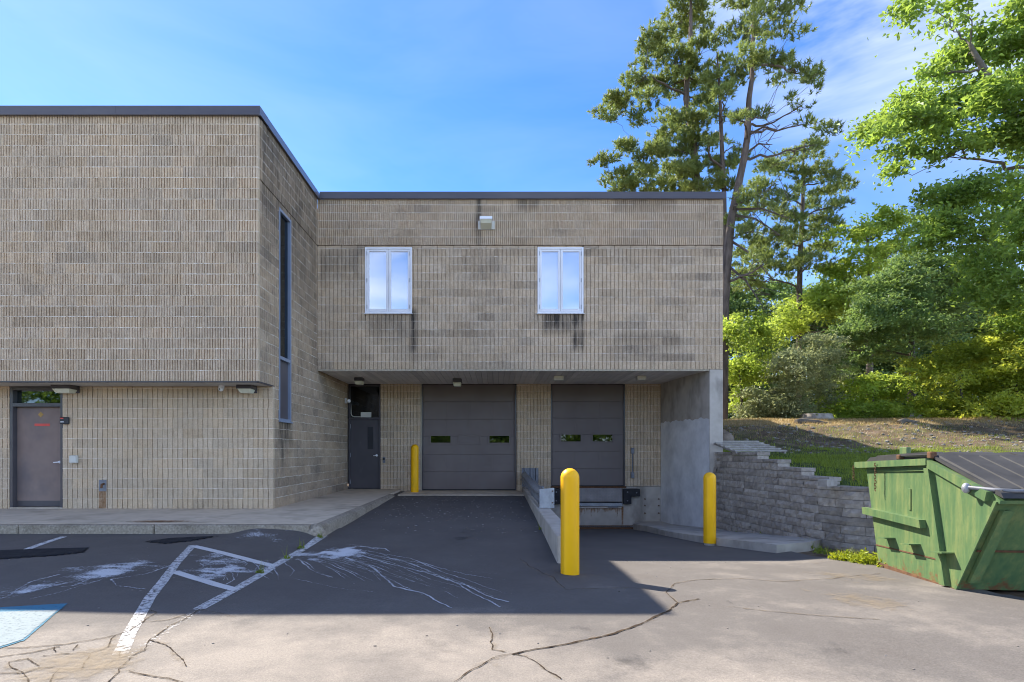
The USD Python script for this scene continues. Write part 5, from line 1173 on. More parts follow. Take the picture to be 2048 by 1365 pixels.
# ------------------------------------------------------------------ retaining wall of split stone blocks
seg = np.linalg.norm(np.diff(WALL_PTS, axis=0), axis=1); SL = np.concatenate([[0], np.cumsum(seg)])
def wxy(s): return np.array([np.interp(s, SL, WALL_PTS[:, 0]), np.interp(s, SL, WALL_PTS[:, 1])])
def wnorm(s):
    d = wxy(min(s + 0.15, SL[-1])) - wxy(max(s - 0.15, 0)); d /= np.linalg.norm(d); return np.array([d[1], -d[0]])
rt = thing("retaining_wall", "stepped grey split-stone retaining wall curving below the grassy bank", "wall")
brg = np.random.default_rng(12)
def stone_block(s0, s1, z0, z1, setback, depth, rough, name, tone):
    nu, nv = 6, 3
    v = []
    for zz in np.linspace(z0 + 0.003, z1 - 0.003, nv):
        for ss in np.linspace(s0 + 0.003, s1 - 0.003, nu):
            p, nn = wxy(ss), wnorm(ss)
            edge = ss < s0 + 0.02 or ss > s1 - 0.02 or zz < z0 + 0.01 or zz > z1 - 0.01
            b = brg.normal(0, rough) + (0.0 if edge else rough * 1.6)
            q = p + nn * (b - setback); v.append((q[0], q[1], zz))
    nf = len(v)
    for zz in (z0 + 0.003, z1 - 0.003):
        for ss in np.linspace(s0 + 0.003, s1 - 0.003, nu):
            p, nn = wxy(ss), wnorm(ss); q = p - nn * (setback + depth); v.append((q[0], q[1], zz))
    f = []
    for j in range(nv - 1):
        for i in range(nu - 1): a = j * nu + i; f += [(a, a + nu, a + nu + 1, a + 1)]
    t0, kb, kt = (nv - 1) * nu, nf, nf + nu
    for i in range(nu - 1):
        f += [(t0 + i, kt + i, kt + i + 1, t0 + i + 1), (kb + i, i, i + 1, kb + i + 1), (kt + i, kb + i, kb + i + 1, kt + i + 1)]
    f += [(0, kb, kt, t0), (nu - 1, t0 + nu - 1, kt + nu - 1, kb + nu - 1)]
    f = np.array(f); f = np.vstack([f[:, [0, 1, 2]], f[:, [0, 2, 3]]])
    for i in (0,): pass
    return obj(name, (np.array(v), f[:, ::-1]), M["stone"], rt, tone=tone)
def arc_at_px(px, off=0.0):
    ss = np.linspace(0, SL[-1], 800); xy = np.array([wxy(s) for s in ss]); p = CX + F * xy[:, 0] / xy[:, 1]
    return float(ss[np.argmax(p > px)])
CH, Z_CAP = 0.148, 0.752
ends = [SL[-1], arc_at_px(1658), arc_at_px(1602), arc_at_px(1552), arc_at_px(1511)]
far = arc_at_px(2030)
for j in range(-11, 4):
    z0 = Z_CAP + j * CH; top = ends[0] if j < 0 else ends[j + 1]
    if j < 0: top = min(top, SL[-1])
    s = -brg.uniform(0, 0.4) if j % 2 else -0.2
    while s < top - 0.05:
        L = brg.choice([0.36, 0.46, 0.46, 0.52]); a, c_ = max(s, 0.0), min(s + L, top)
        if top - c_ < 0.12: c_ = top
        if c_ - a > 0.06 and a < far + 2.5: stone_block(a, c_, z0, z0 + CH, 0.014 * j, 0.26, 0.010, "stone_block", float(brg.beta(1.6, 1.6)))
        s = max(c_, s + L) if c_ == top else s + L
# caps on each step
for k in range(5):
    a = 0.0 if k == 4 else ends[k + 1] - 0.22; top = min(ends[k], far + 2.5); z0 = Z_CAP + k * CH
    s = a
    while s < top - 0.05:
        L = 0.44 if top - s > 0.6 else top - s
        stone_block(s, s + L, z0 + 0.002, z0 + 0.078, 0.014 * k - 0.022, 0.30, 0.006, "cap_stone", float(brg.beta(1.6, 1.6))); s += L
b_ = wxy(arc_at_px(1650)); ls = obj("loose_block", (lambda v: (v[0] * [1, 1, 1] + 0.02 * (noise3(v[0], 7.0, 3)[:, None] - 0.5), v[1]))(cbox(b_[0] - 0.06, b_[0] + 0.30, b_[1] - 0.05, b_[1] + 0.13, 0.835, 0.94, 0.02)), M["wood"], label="loose pale stone block lying on the wall's lowest cap step", category=None) if False else None
t = thing("stone_block", "loose pale block lying on the lowest step of the stone wall", "stone block")
p_ = P(1655, 972, 10.0)
v, f = trimesh.creation.box((0.30, 0.16, 0.115)).subdivide().subdivide().vertices, trimesh.creation.box((0.30, 0.16, 0.115)).subdivide().subdivide().faces
v = np.array(v); v = v * (1 + 0.12 * (noise3(v, 14.0, 3)[:, None] - 0.5)); a_ = 0.5; v = np.stack([v[:, 0] * math.cos(a_) - v[:, 1] * math.sin(a_), v[:, 0] * math.sin(a_) + v[:, 1] * math.cos(a_), v[:, 2]], 1)
obj("block", (v + [p_[0], p_[1], 0.89], f), M["wood"], t, smooth=30)

# ------------------------------------------------------------------ things on the bank
def rocky(c, r, sc, seed, rough=0.35, sub=3):
    s = trimesh.creation.icosphere(sub, 1.0); v = np.array(s.vertices)
    v = v * (1 - rough / 2 + rough * noise3(v, 1.6, seed, 4)[:, None]) * r * np.array(sc) + np.asarray(c); return v, np.array(s.faces)
def bank_at(px, Y): X = (px - CX) * Y / F; return np.array([X, Y, float(zbank(X, Y))])
c_ = bank_at(1452, 17.2)
obj("boulder", rocky(c_ + [-0.18, 0, -0.05], 0.55, (0.75, 0.6, 0.66), 4), M["brown_rock"], smooth=35, label="rounded brown boulder half hidden behind the building's corner", cat="rock")
def stump(px, Y, r, h, label, seed, m="wood"):
    c = bank_at(px, Y); pr = [(r * 1.35, -0.15), (r * 1.1, 0.06), (r, h * 0.7), (r * 0.97, h), (r * 0.5, h + 0.02), (0.005, h + 0.015)]
    v, f = revolve(pr, (0, 0, 0), 22); ang = np.arctan2(v[:, 1], v[:, 0]); k = 1 + 0.28 * (noise3(np.stack([np.cos(ang) * 1.5, np.sin(ang) * 1.5, 0 * ang], 1), 1.3, seed) - 0.5) * 2
    v[:, :2] *= k[:, None]; v[:, 2] += 0.05 * (noise3(v, 3, seed + 2) - 0.5) * (v[:, 2] > 0.05); t = thing("tree_stump", label, "tree stump", loc=c)
    obj("stump_wood", (v, f), M[m], t, smooth=35)
stump(1632, 22.3, 0.55, 0.27, "wide pale sunlit tree stump at the top of the bank", 3)
stump(1808, 23.4, 0.62, 0.24, "broad grey stump at the top of the bank, right of the pale one", 9, "rock")
def log(px0, px1, Y, r, label, bend=0.05):
    a, b = bank_at(px0, Y), bank_at(px1, Y + 0.25); n = 9; t_ = np.linspace(0, 1, n)
    p = a + (b - a) * t_[:, None]; p[:, 2] = [float(zbank(x, y)) + r * 0.6 for x, y, _ in p]; p[:, 2] += bend * np.sin(t_ * 5)
    th = thing("fallen_log", label, "log"); obj("log_wood", tube(p, r * (1 - 0.4 * t_) * (0.9 + 0.2 * np.sin(t_ * 11)), 9), M["bark2"], th, smooth=50)
log(1592, 1660, 20.0, 0.10, "dark fallen branch below the pale stump")
log(1798, 1838, 19.6, 0.10, "short grey log lying on the slope above the dumpster")
th = thing("dead_branch", "thin pale dead sticks leaning on the slope under the stump", "branch")
for (x0, y0_, x1, y1_, r) in ((1592, 852, 1594, 862, 0.02), (1606, 866, 1608, 884, 0.022), (1607, 872, 1590, 886, 0.014), (1722, 862, 1712, 880, 0.015)):
    obj("stick", tube([P(x0, y0_, 18.4), P((x0 + x1) / 2 + 1, (y0_ + y1_) / 2, 18.35), P(x1, y1_, 18.3)], [r, r, r * 0.7], 6), M["wood"], th, smooth=True)
pt = thing("pallet", "grey slatted pallet lying on the grass at the top of the stone wall", "pallet")
pc = np.array([6.05, 13.55])
def tilt(b): v = b[0].copy(); v[:, 2] += 1.385 + (v[:, 1] - 13.1) * 0.17; return v, b[1]
for i in range(6):
    obj("slat", tilt(cbox(pc[0] - 0.55, pc[0] + 0.66, pc[1] - 0.45 + i * 0.28, pc[1] - 0.38 + i * 0.28, 0.045, 0.075, 0.003)), M["wood"], pt)
for i in range(3):
    obj("runner", tilt(cbox(pc[0] - 0.53 + i * 0.56, pc[0] - 0.49 + i * 0.56, pc[1] - 0.45, pc[1] + 0.99, 0, 0.0445, 0.003)), M["wood"], pt)

# ------------------------------------------------------------------ vegetation
def leaf_cards(c, nrm, size, r):
    """One folded leaf per centre: four points, two triangles."""
    n = len(c); nrm = nrm / (np.linalg.norm(nrm, axis=1, keepdims=True) + 1e-9)
    t = r.normal(size=(n, 3)); t -= nrm * (t * nrm).sum(1, keepdims=True); t /= np.linalg.norm(t, axis=1, keepdims=True) + 1e-9
    b = np.cross(nrm, t); L = (size * r.uniform(0.65, 1.25, n))[:, None]; W = L * r.uniform(0.42, 0.62, n)[:, None]
    v = np.stack([c - t * L * 0.5, c + b * W * 0.5 + nrm * L * 0.10 + t * L * 0.05, c + t * L * 0.5 - nrm * L * 0.08, c - b * W * 0.5 + nrm * L * 0.10 + t * L * 0.05], 1).reshape(-1, 3)
    k = np.arange(n)[:, None] * 4
    return v, np.vstack([k + [0, 1, 2], k + [0, 2, 3]])


def pads_world(pads, Y, rg, dj=1.0):
    out = []
    for p in pads:
        y = Y + (p[4] if len(p) > 4 else rg.normal(0, 0.7) * dj); out.append((P(p[0], p[1], y), np.array([p[2], 0.5 * (p[2] + p[3]), p[3]]) * y / F))
    return out


def clusters(pads, per_m2, rg, shell=0.45):
    C, N, R = [], [], []
    for c, r in pads:
        k = max(3, int(per_m2 * 4 * math.pi * (r.mean() ** 2)))
        d = rg.normal(size=(k, 3)); d /= np.linalg.norm(d, axis=1, keepdims=True); u = shell + (1 - shell) * rg.uniform(0, 1, k) ** 0.6
        C.append(c + d * r * u[:, None]); N.append(d / r); R.append(np.full(k, r.mean()))
    C, N = np.vstack(C), np.vstack(N); return C, N / np.linalg.norm(N, axis=1, keepdims=True)


def sprays(pads, rg, rb, dens):
    """Leaf-bearing sprays: small flattened domes spread through each pad's outer half."""
    C, Rr = [], []
    for c, r in pads:
        rm = r.mean(); k = max(3, int(dens * (rm / rb) ** 2 * 3.4))
        d = rg.normal(size=(k, 3)); d[:, 2] += 0.25; d /= np.linalg.norm(d, axis=1, keepdims=True); u = 0.35 + 0.65 * rg.uniform(0, 1, k) ** 0.5
        C.append(c + d * r * u[:, None]); Rr.append(rb * rg.choice([0.45, 0.7, 1.0, 1.4], k) * rg.uniform(0.85, 1.15, k))
    return np.vstack(C), np.concatenate(Rr)


def broad_crown(pads, rg, leaf=0.13, dens=1.0, cover=1.0, rb=0.42):
    C, Rr = sprays(pads, rg, rb, dens)
    k = np.maximum(6, (cover * 2.0 * math.pi * Rr ** 2 / (0.28 * leaf * leaf)).astype(int)); i = np.repeat(np.arange(len(C)), k); n = len(i)
    ax = rg.normal(size=(len(C), 3)) * [1, 1, 0.3]; ax /= np.linalg.norm(ax, axis=1, keepdims=True)
    sd = np.cross(ax, [0, 0, 1.0]); sd /= np.linalg.norm(sd, axis=1, keepdims=True); upv = np.cross(sd, ax)
    t = rg.normal(0, 0.85, n); w = rg.normal(0, 0.42, n); h = rg.normal(0, 0.22, n)
    stray = np.where(rg.uniform(0, 1, n) < 0.10, 1.3, 1.0)
    off = ax[i] * t[:, None] + sd[i] * w[:, None] + upv[i] * h[:, None]; off[:, 2] -= 0.16 * t ** 2
    c = C[i] + off * (Rr[i] * stray)[:, None]
    nr = upv[i] * 0.75 + sd[i] * (w[:, None] * 0.5) + rg.normal(0, 0.55, (n, 3))
    v, f = leaf_cards(c, nr, leaf, rg)
    tone = np.clip(rg.normal(0.45, 0.24, len(C))[i] + rg.normal(0, 0.2, n), 0, 1)
    return v, f, np.repeat(tone, 4), C


def limbs(trunk, tr, pads, C, rg, rmax=0.06, twigs=0.3):
    m = MB(); m.add(*tube(trunk, tr, 9)); tp = np.asarray(trunk, float)
    dense = np.vstack([a + (b - a) * t for a, b in zip(tp, tp[1:]) for t in np.linspace(0, 1, 8)[:, None]])
    rr = np.interp(np.arange(len(dense)), np.linspace(0, len(dense) - 1, len(tp)), np.asarray(tr) * np.ones(len(tp)))
    order = np.argsort([np.linalg.norm(dense - c, axis=1).min() for c, r in pads])
    for o in order:
        c, r = pads[o]
        low = dense[:, 2] < c[2] - 0.05 * np.linalg.norm(dense[:, :2] - c[:2], axis=1)
        d = np.linalg.norm(dense - c, axis=1) + 2.0 * (~low) + 0.6 * (rr < 0.02); j = int(d.argmin()); a = dense[j]; L = np.linalg.norm(c - a)
        mid = a + (c - a) * rg.uniform(0.4, 0.6) + rg.normal(0, 0.13, 3) * L + [0, 0, rg.uniform(-0.02, 0.14) * L]
        r0 = min(rmax, rr[j] * 0.7) * min(1, 0.45 + 0.2 * L)
        tt = np.linspace(0, 1, 9)[:, None]; q = (1 - tt) ** 2 * a + 2 * tt * (1 - tt) * mid + tt ** 2 * c; q[1:-1] += rg.normal(0, 0.022, (7, 3)) * L
        rq = np.linspace(r0, max(r0 * 0.35, 0.008), 9); m.add(*tube(q, rq, 5, False))
        dense = np.vstack([dense, q[2:]]); rr = np.concatenate([rr, rq[2:]])
        near = C[np.argsort(np.linalg.norm((C - c) / (r + 0.05), axis=1))[:400]]; near = near[np.linalg.norm((near - c) / (r + 0.05), axis=1) < 1.15]
        if len(near):
            for e in near[rg.permutation(len(near))[: max(2, int(twigs * len(near)))]][:14]:
                s = q[rg.integers(3, 9)]; m.add(*tube([s, (s + e) / 2 + rg.normal(0, 0.06, 3), e], [r0 * 0.32, r0 * 0.2, r0 * 0.1], 4, False))
    return m


def broad_tree(name, label, cat, pads, Y, trunk, tr, m, seed, leaf=0.13, bark="bark2", group=None, dens=1.0, cover=0.95, rb=0.42, dj=1.0, twigs=0.25):
    rg = np.random.default_rng(seed); pw = pads_world(pads, Y, rg, dj)
    v, f, tone, C = broad_crown(pw, rg, leaf, dens, cover, rb)
    t = thing(name, label, cat, group=group)
    lm = limbs(trunk, tr, pw, C, rg, twigs=twigs)
    vv, ff = lm.mesh(); obj("trunk", (vv, ff), M[bark], t, smooth=50)
    obj("crown", (v, f), M[m], t, tone=tone, kind="stuff")
    return t


def pine_crown(pads, rg, tufts=9.0, L=0.20, needles=16):
    C0, Rr = sprays(pads, rg, 0.32, 1.0); k = np.maximum(3, (tufts * 2.2 * math.pi * Rr ** 2).astype(int)); j = np.repeat(np.arange(len(C0)), k)
    N = rg.normal(size=(len(j), 3)); N[:, 2] = np.abs(N[:, 2]) * 0.8 - 0.2 * rg.uniform(0, 1, len(j)); N /= np.linalg.norm(N, axis=1, keepdims=True)
    C = C0[j] + N * (Rr[j] * rg.uniform(0.5, 1.0, len(j)))[:, None] * np.array([1.1, 1.1, 0.6]); blob = rg.normal(0.5, 0.2, len(C0))[j]
    ax = N * 0.7 + np.array([0, 0, 0.6]) + rg.normal(0, 0.25, C.shape); ax /= np.linalg.norm(ax, axis=1, keepdims=True)
    i = np.repeat(np.arange(len(C)), needles); n = len(i)
    d = ax[i] * 0.75 + rg.normal(0, 0.62, (n, 3)); d /= np.linalg.norm(d, axis=1, keepdims=True)
    base = C[i] + ax[i] * (rg.uniform(-0.6, 0.4, n) * L)[:, None]
    ln = (L * rg.uniform(0.7, 1.2, n))[:, None]
    s = np.cross(d, rg.normal(size=(n, 3))); s /= np.linalg.norm(s, axis=1, keepdims=True) + 1e-9; w = 0.021
    v = np.stack([base - s * w, base + s * w, base + d * ln], 1).reshape(-1, 3); f = np.arange(3 * n).reshape(-1, 3)
    tone = np.clip(blob[i] + rg.normal(0, 0.15, n), 0, 1)
    return v, f, np.repeat(tone, 3), C0


def pine_tree(label, pads, Y, trunk_px, tr, seed, tufts=9.0, group=None, dead=()):
    rg = np.random.default_rng(seed); pw = pads_world(pads, Y, rg, 1.3)
    v, f, tone, C = pine_crown(pw, rg, tufts)
    t = thing("pine_tree", label, "pine tree", group=group)
    trunk = [P(a, b, Y) for a, b in trunk_px]; trunk = [np.array([trunk[0][0] - 0.05, Y, 1.5])] + trunk
    lm = limbs(trunk, tr, pw, C, rg, 0.065, 0.22)
    for (a, b, c, d) in dead:
        p0, p1 = P(a, b, Y), P(c, d, Y - 1.2 + rg.uniform(-1, 1)); mid = (p0 + p1) / 2 + [0, 0, 0.25]
        lm.add(*tube([p0, mid, p1], [0.06, 0.04, 0.012], 5, False))
        for _ in range(5):
            k = rg.uniform(0.3, 0.9); s = p0 + (p1 - p0) * k + [0, 0, 0.2]; lm.add(*tube([s, s + rg.normal(0, 0.35, 3) + [0, 0, -0.1], s + rg.normal(0, 0.7, 3) + [0, 0, -0.2]], [0.02, 0.014, 0.006], 4, False))
    obj("trunk", lm.mesh(), M["bark"], t, smooth=50)
    obj("crown", (v, f), M["pine"], t, tone=tone, kind="stuff")


p1 = [(1385, 10, 45, 20), (1350, 58, 42, 24), (1308, 78, 32, 18), (1402, 52, 38, 22), (1300, 120, 38, 24), (1348, 128, 44, 22), (1400, 108, 40, 20), (1285, 158, 36, 14), (1258, 172, 24, 13), (1335, 172, 40, 16), (1395, 165, 42, 18), (1250, 200, 34, 12), (1300, 200, 36, 11), (1216, 226, 26, 18), (1236, 214, 28, 12), (1290, 238, 28, 10), (1350, 236, 34, 12), (1405, 215, 28, 16), (1382, 252, 48, 18), (1335, 268, 42, 16), (1215, 322, 25, 10), (1262, 300, 36, 13), (1305, 308, 44, 16), (1352, 300, 44, 18), (1402, 290, 34, 20), (1222, 364, 36, 13), (1278, 345, 42, 16), (1332, 350, 48, 18), (1388, 340, 42, 20), (1252, 384, 44, 10), (1315, 378, 42, 11), (1402, 376, 38, 14), (1380, -40, 40, 25), (1375, 400, 60, 18, 1.5), (1330, 420, 50, 16)]
pine_tree("tallest dense pine standing behind the flat roof, sunlit on its left", p1, 27.0, [(1402, 520), (1394, 379), (1386, 280), (1372, 198), (1375, 148), (1381, 82), (1382, 0), (1381, -70)], [0.24, 0.22, 0.19, 0.16, 0.135, 0.12, 0.10, 0.06, 0.03], 21, 17)
p2 = [(1475, 12, 34, 16), (1520, 2, 38, 18), (1560, 18, 34, 18), (1590, 8, 28, 16), (1465, 52, 32, 18), (1512, 48, 34, 20), (1560, 58, 38, 16), (1482, 84, 34, 10), (1578, 78, 26, 9), (1500, 122, 42, 15), (1540, 128, 36, 12), (1480, 140, 28, 10), (1570, 124, 20, 7), (1600, 148, 28, 11), (1624, 154, 24, 13), (1640, 146, 18, 7), (1616, 174, 22, 12), (1562, 164, 22, 8), (1602, 212, 22, 10), (1586, 194, 18, 8), (1532, 234, 26, 7), (1470, 240, 22, 7), (1640, 244, 22, 9), (1604, 250, 26, 7), (1655, 268, 18, 10), (1630, 290, 20, 10), (1545, 330, 22, 8), (1500, -40, 50, 25), (1560, -30, 45, 20), (1500, 400, 30, 12), (1545, 425, 36, 13), (1505, 465, 32, 14), (1570, 470, 30, 12), (1480, 440, 22, 12), (1530, 520, 34, 14), (1575, 385, 26, 10)]
pine_tree("leaning open pine just right of the building's corner, its trunk bare low down", p2, 24.0, [(1447, 800), (1449, 612), (1454, 531), (1462, 442), (1475, 379), (1487, 323), (1495, 274), (1498, 198), (1504, 158), (1506, 92), (1507, 30), (1510, -50)], [0.20, 0.19, 0.185, 0.18, 0.165, 0.15, 0.14, 0.13, 0.11, 0.095, 0.08, 0.05, 0.02], 22, 11.0,
          dead=((1462, 430, 1560, 470), (1458, 480, 1545, 560), (1455, 530, 1530, 620), (1498, 270, 1560, 262), (1490, 310, 1545, 290), (1470, 400, 1540, 400), (1466, 420, 1585, 440)))
p4 = [(1430, 138, 28, 16), (1440, 165, 36, 16), (1420, 190, 32, 12), (1456, 180, 24, 11), (1466, 240, 28, 9), (1425, 280, 22, 11), (1432, 116, 22, 11), (1440, 330, 28, 20), (1482, 320, 18, 11), (1420, 330, 22, 15), (1430, 230, 18, 9), (1455, 365, 26, 14), (1470, 290, 18, 9)]
pine_tree("slender pine between the dense one and the leaning one", p4, 25.8, [(1450, 600), (1449, 450), (1448, 379), (1443, 280), (1440, 198), (1437, 148), (1434, 105)], [0.12, 0.115, 0.11, 0.10, 0.09, 0.07, 0.05, 0.02], 23, 15.0)
p3 = [(1592, 308, 28, 15), (1622, 300, 28, 15), (1640, 320, 28, 15), (1575, 340, 32, 15), (1620, 350, 36, 16), (1664, 360, 30, 14), (1690, 374, 22, 10), (1600, 388, 34, 13), (1650, 400, 38, 15), (1682, 410, 28, 11), (1560, 400, 24, 15), (1620, 430, 42, 16), (1668, 446, 32, 12), (1580, 440, 38, 15), (1532, 340, 20, 14), (1522, 380, 28, 18), (1500, 420, 30, 15), (1622, 480, 48, 20), (1560, 480, 38, 20), (1520, 500, 46, 24), (1500, 560, 36, 24), (1560, 540, 42, 24), (1620, 530, 44, 22), (1490, 470, 26, 16), (1475, 520, 22, 20), (1650, 500, 36, 18)]
pine_tree("lower broad pine in the middle distance right of the leaning trunk", p3, 30.0, [(1598, 640), (1600, 520), (1604, 440), (1606, 390), (1606, 330), (1610, 285)], [0.15, 0.14, 0.13, 0.11, 0.09, 0.06, 0.03], 24, 13)

def tk(px, Y, top_py, lean=0.0, zb=2.4, dx=0.0):
    a = np.array([(px - CX) * Y / F + dx, Y, zb]); b = P(px, top_py, Y) + [lean, 0, 0]
    return [a, a * 0.6 + b * 0.4 + [0.12, 0, 0], b]
tB = [(1840, 14, 46, 13), (1792, 22, 18, 16), (1900, 30, 38, 16), (1932, 8, 38, 16), (1962, 100, 56, 42), (2022, 60, 50, 44), (1902, 132, 46, 28), (1862, 152, 36, 24), (1842, 200, 46, 24), (1802, 202, 26, 16), (1790, 240, 36, 20), (1738, 270, 30, 15), (1852, 260, 46, 28), (1902, 222, 56, 34), (1962, 200, 64, 42), (2032, 180, 56, 44), (1818, 300, 30, 22), (1800, 340, 22, 12), (1872, 310, 34, 14), (1922, 290, 46, 24), (1992, 282, 52, 30), (2044, 280, 40, 34), (2090, 120, 60, 60), (2100, 240, 60, 50), (2060, 10, 50, 30), (1760, 262, 26, 14), (1826, 232, 40, 20)]
broad_tree("maple_tree", "nearest broad-leaved tree reaching over the yard from the upper right edge", "tree", tB, 16.0, [np.array([16.6, 16.0, 0.8]), np.array([16.3, 15.9, 6]), P(2080, 300, 15.8), P(1990, 180, 15.8), P(1940, 90, 15.9)], [0.3, 0.26, 0.2, 0.12, 0.05], "leaf_mid", 31, leaf=0.17, rb=0.32, dens=1.05, twigs=0.35)
tC = [(1880, 402, 46, 24), (1922, 392, 46, 32), (1982, 382, 54, 32), (2042, 402, 50, 42), (1862, 440, 36, 24), (1932, 452, 62, 32), (2002, 462, 56, 40), (1962, 520, 64, 40), (2032, 542, 60, 50), (1882, 492, 46, 32), (2090, 470, 50, 60), (1990, 580, 60, 40), (2060, 620, 60, 50), (1850, 402, 26, 14)]
broad_tree("maple_tree", "second broad-leaved tree at the right edge, below the overhanging branches", "tree", tC, 20.0, tk(2075, 20.0, 400), [0.22, 0.18, 0.08], "leaf_mid", 32, leaf=0.18, rb=0.40)
tA = [(1742, 432, 36, 20), (1702, 470, 36, 20), (1762, 470, 46, 24), (1800, 442, 26, 15), (1722, 522, 54, 32), (1782, 520, 54, 32), (1682, 560, 46, 32), (1650, 602, 46, 32), (1602, 622, 46, 32), (1562, 652, 40, 30), (1830, 480, 36, 24), (1690, 610, 50, 36)]
broad_tree("leafy_tree", "bright yellow-green tree rising in the gap right of the pines", "tree", tA, 29.0, tk(1735, 29.0, 480), [0.2, 0.15, 0.06], "leaf_fresh", 33, leaf=0.19)
tD = [(1830, 562, 80, 56), (1802, 642, 80, 66), (1882, 622, 70, 60), (1742, 642, 56, 50), (1702, 702, 64, 54), (1900, 560, 60, 50), (1770, 590, 60, 44)]
broad_tree("dark_tree", "dark blue-green tree in the middle of the thicket", "tree", tD, 25.0, tk(1820, 25.0, 600), [0.18, 0.14, 0.06], "leaf_dark", 34, leaf=0.15, rb=0.40)
tF = [(1470, 690, 30, 44), (1476, 762, 34, 44), (1482, 822, 32, 30), (1500, 650, 36, 30), (1530, 690, 40, 36), (1510, 730, 34, 34)]
broad_tree("shrub", "deep green bush beside the building's corner below the leaning pine", "shrub", tF, 24.5, tk(1478, 24.5, 720), [0.08, 0.06, 0.03], "leaf_fresh", 35, leaf=0.15, group=None)
tE = [(1590, 742, 56, 42), (1542, 782, 46, 42), (1562, 828, 48, 26), (1512, 808, 34, 32), (1652, 742, 46, 34), (1610, 800, 52, 40), (1530, 836, 44, 20), (1640, 690, 44, 30)]
broad_tree("shrub", "grey-green olive bush with a rounded top behind the pale stump", "shrub", tE, 23.6, tk(1570, 23.6, 780), [0.07, 0.05, 0.03], "leaf_olive", 36, leaf=0.12, rb=0.36)
tG = [(1722, 790, 54, 36), (1782, 772, 62, 42), (1740, 832, 60, 20), (1690, 820, 44, 26), (1660, 838, 40, 16), (1800, 826, 60, 22)]
broad_tree("shrub", "low yellow-green bush right of the olive one, along the bank's top", "shrub", tG, 23.4, tk(1745, 23.4, 790), [0.07, 0.05, 0.03], "leaf_fresh", 37, leaf=0.15)
tH = [(1852, 742, 46, 34), (1922, 772, 72, 50), (1880, 820, 60, 26), (1950, 825, 70, 24), (1960, 700, 50, 40), (1900, 712, 46, 26)]
broad_tree("shrub", "bright bush with spreading leafy sprays behind the dumpster", "shrub", tH, 22.6, tk(1920, 22.6, 760), [0.07, 0.05, 0.03], "leaf_bright", 38, leaf=0.16)
tI = [(2002, 722, 62, 60), (2042, 642, 46, 50), (2030, 790, 70, 46), (2080, 740, 60, 70), (2000, 820, 60, 26), (2060, 830, 60, 24)]
broad_tree("shrub", "tall pale yellow-green bush at the right edge of the photo", "shrub", tI, 21.8, tk(2030, 21.8, 720), [0.07, 0.05, 0.03], "leaf_bright", 39, leaf=0.16)
# the wood behind, one mass
wp = []
rgw = np.random.default_rng(40)
for px in range(1290, 2260, 64):
    for py in range(610, 880, 60):
        if py < 560 and px < 1800: continue
        wp.append((px + rgw.uniform(-20, 20), py + rgw.uniform(-20, 20), 60, 52, rgw.uniform(-1.5, 2.5)))
pw = pads_world(wp, 41.0, rgw); v, f, tone, C = broad_crown(pw, rgw, 0.26, 0.9, 1.2, 0.7)
obj("woodland", (v, f), M["leaf_dark"], tone=tone, kind="stuff", label="dense green wood filling the background behind the bushes")

# trees across the lot, behind the viewer: the panes of the doors mirror them
wp = [(x + rgw.uniform(-2, 2), -46 + rgw.uniform(-3, 3), z, r) for x in range(-60, 61, 6) for z, r in ((1.8, 3.4), (5.0, 3.4), (7.5 + rgw.uniform(-2, 2), 2.6))]
pw = [(np.array([x, y, z]), np.array([r, r, r * 0.8])) for x, y, z, r in wp]; v, f, tone, C = broad_crown(pw, rgw, 0.75, 0.9, 1.0, 1.6)
obj("woodland", (v, f), M["leaf_mid"], tone=tone, kind="stuff", label="wood across the lot, seen as reflection in the door panes")

# grass on the bank, dry grass along its top, weeds by the dumpster
def blades(pts, h, w, rg, lean=0.35):
    n = len(pts); a = rg.uniform(0, 2 * math.pi, n); d = np.stack([np.cos(a), np.sin(a), 0 * a], 1); hh = (h * rg.uniform(0.5, 1.3, n))[:, None]
    tip = pts + np.array([0, 0, 1.0]) * hh + d * hh * rg.uniform(0, lean * 2, n)[:, None]; s = np.stack([-d[:, 1], d[:, 0], 0 * a], 1) * w
    return np.stack([pts - s, pts + s, tip], 1).reshape(-1, 3), np.arange(3 * n).reshape(-1, 3)
rg = np.random.default_rng(50)
def scatter(n, x0, x1, y0, y1, prob):
    x, y = rg.uniform(x0, x1, n), rg.uniform(y0, y1, n); k = (wall_side(x, y) > 0.3) | (y > 14.4); k &= ~((x < 6.0) & (y > 14.4)); k &= rg.uniform(0, 1, n) < prob(x, y)
    x, y = x[k], y[k]; return np.stack([x, y, zbank(x, y) - 0.01], 1)
pat = lambda x, y: smoothstep(0.44, 0.56, meshkit.fbm(np.stack([x * 1.3, y * 1.3, 0 * x], -1), 4, 17))
pts = scatter(190000, 5.6, 15.5, 9.2, 19.5, lambda x, y: np.clip(grassiness(x, y) * (0.12 + 0.88 * pat(x, y)), 0, 1) * np.where(y > 15.5, 0.35, 1))
v, f = blades(pts, 0.085, 0.007, rg); obj("turf", (v, f), M["grass"], tone=np.repeat(rg.uniform(0, 1, len(pts)), 3), kind="stuff", label="short green turf on the bank above the stone wall")
pts = scatter(60000, 6.0, 24, 17.0, 24, lambda x, y: 0.12 + 0.9 * smoothstep(19, 20.3, y)); v, f = blades(pts, 0.10, 0.008, rg, 0.7)
obj("dry_grass", (v, f), M["drygrass"], tone=np.repeat(rg.uniform(0, 1, len(pts)), 3), kind="stuff", label="dry straw-coloured grass along the top of the bank")
rb = MB(); ico = trimesh.creation.icosphere(1, 1.0)
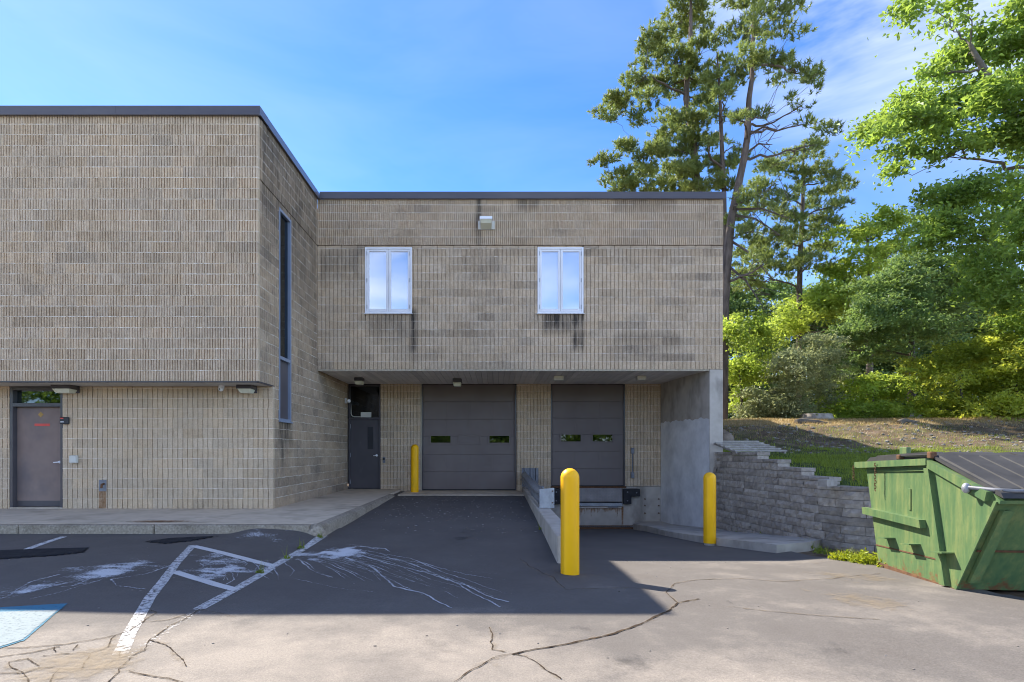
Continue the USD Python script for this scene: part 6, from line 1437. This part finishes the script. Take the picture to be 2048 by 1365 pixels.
for _ in range(420):
    x, y = rg.uniform(6.2, 19), rg.uniform(14.5, 20); s = rg.uniform(0.015, 0.055); c = np.array([x, y, float(zbank(x, y)) + s * 0.2])
    rb.add(np.array(ico.vertices) * (1 + 0.4 * rg.uniform(-1, 1, (42, 1))) * s * [1.3, 1, 0.6] + c, ico.faces)
obj("rubble", rb.mesh(), M["rock"], kind="stuff", label="small stones and debris scattered on the bare slope")
def weeds(spots, m, name, label, leaf=0.05):
    C, N = [], []
    for (x, y, r, h, n) in spots:
        a = rg.uniform(0, 2 * math.pi, n); rr = r * np.sqrt(rg.uniform(0, 1, n)); z = h * rg.uniform(0.05, 1, n) * (1 - 0.6 * rr / r)
        C.append(np.stack([x + rr * np.cos(a), y + rr * np.sin(a), zg(x + rr * np.cos(a), y + rr * np.sin(a)) + z], 1))
    C = np.vstack(C); nr = np.array([0, 0, 0.8]) + rg.normal(0, 0.6, C.shape); v, f = leaf_cards(C, nr, leaf, rg)
    st = C[::6].copy(); v2, f2 = blades(st * [1, 1, 0] + np.stack([0 * st[:, 0], 0 * st[:, 0], zg(st[:, 0], st[:, 1])], 1), 0.16, 0.006, rg)
    obj(name, (np.vstack([v, v2]), np.vstack([f, f2 + len(v)])), M[m], tone=np.repeat(rg.uniform(0, 1, len(C) * 4 // 4), 4).tolist() + [0.5] * len(v2), kind="stuff", label=label)
sp_ = []
for _ in range(34):
    t_ = rg.uniform(0, 1); x = 5.05 + 0.62 * (1 - t_) * rg.uniform(0.2, 1) - 0.05; y = 7.35 + t_ * 1.1; sp_.append((x, y, 0.10, 0.22 * rg.uniform(0.4, 1.1), 46))
weeds(sp_, "weed", "weeds", "bright yellow-green weeds growing between the dumpster and the stone wall", 0.055)
sp_ = [(GP(a, b)[0], GP(a, b)[1], 0.10, 0.10, 60) for a, b in ((1618, 1098), (1640, 1104), (1660, 1110), (1688, 1116), (1605, 1096), (1640, 1108))] + [(5.66, 11.3, 0.1, 0.1, 40), (5.60, 12.0, 0.08, 0.3, 40), (5.55, 13.0, 0.08, 0.3, 30)]
sp_ += [(*GP(a, b), 0.05, 0.05, 30) for a, b in ((573, 1118), (520, 1147), (601, 1098), (640, 1076), (1085, 1050), (1083, 1060))]
weeds(sp_, "grass", "weeds", "small green weeds along the kerb ends and in the pavement seam", 0.04)
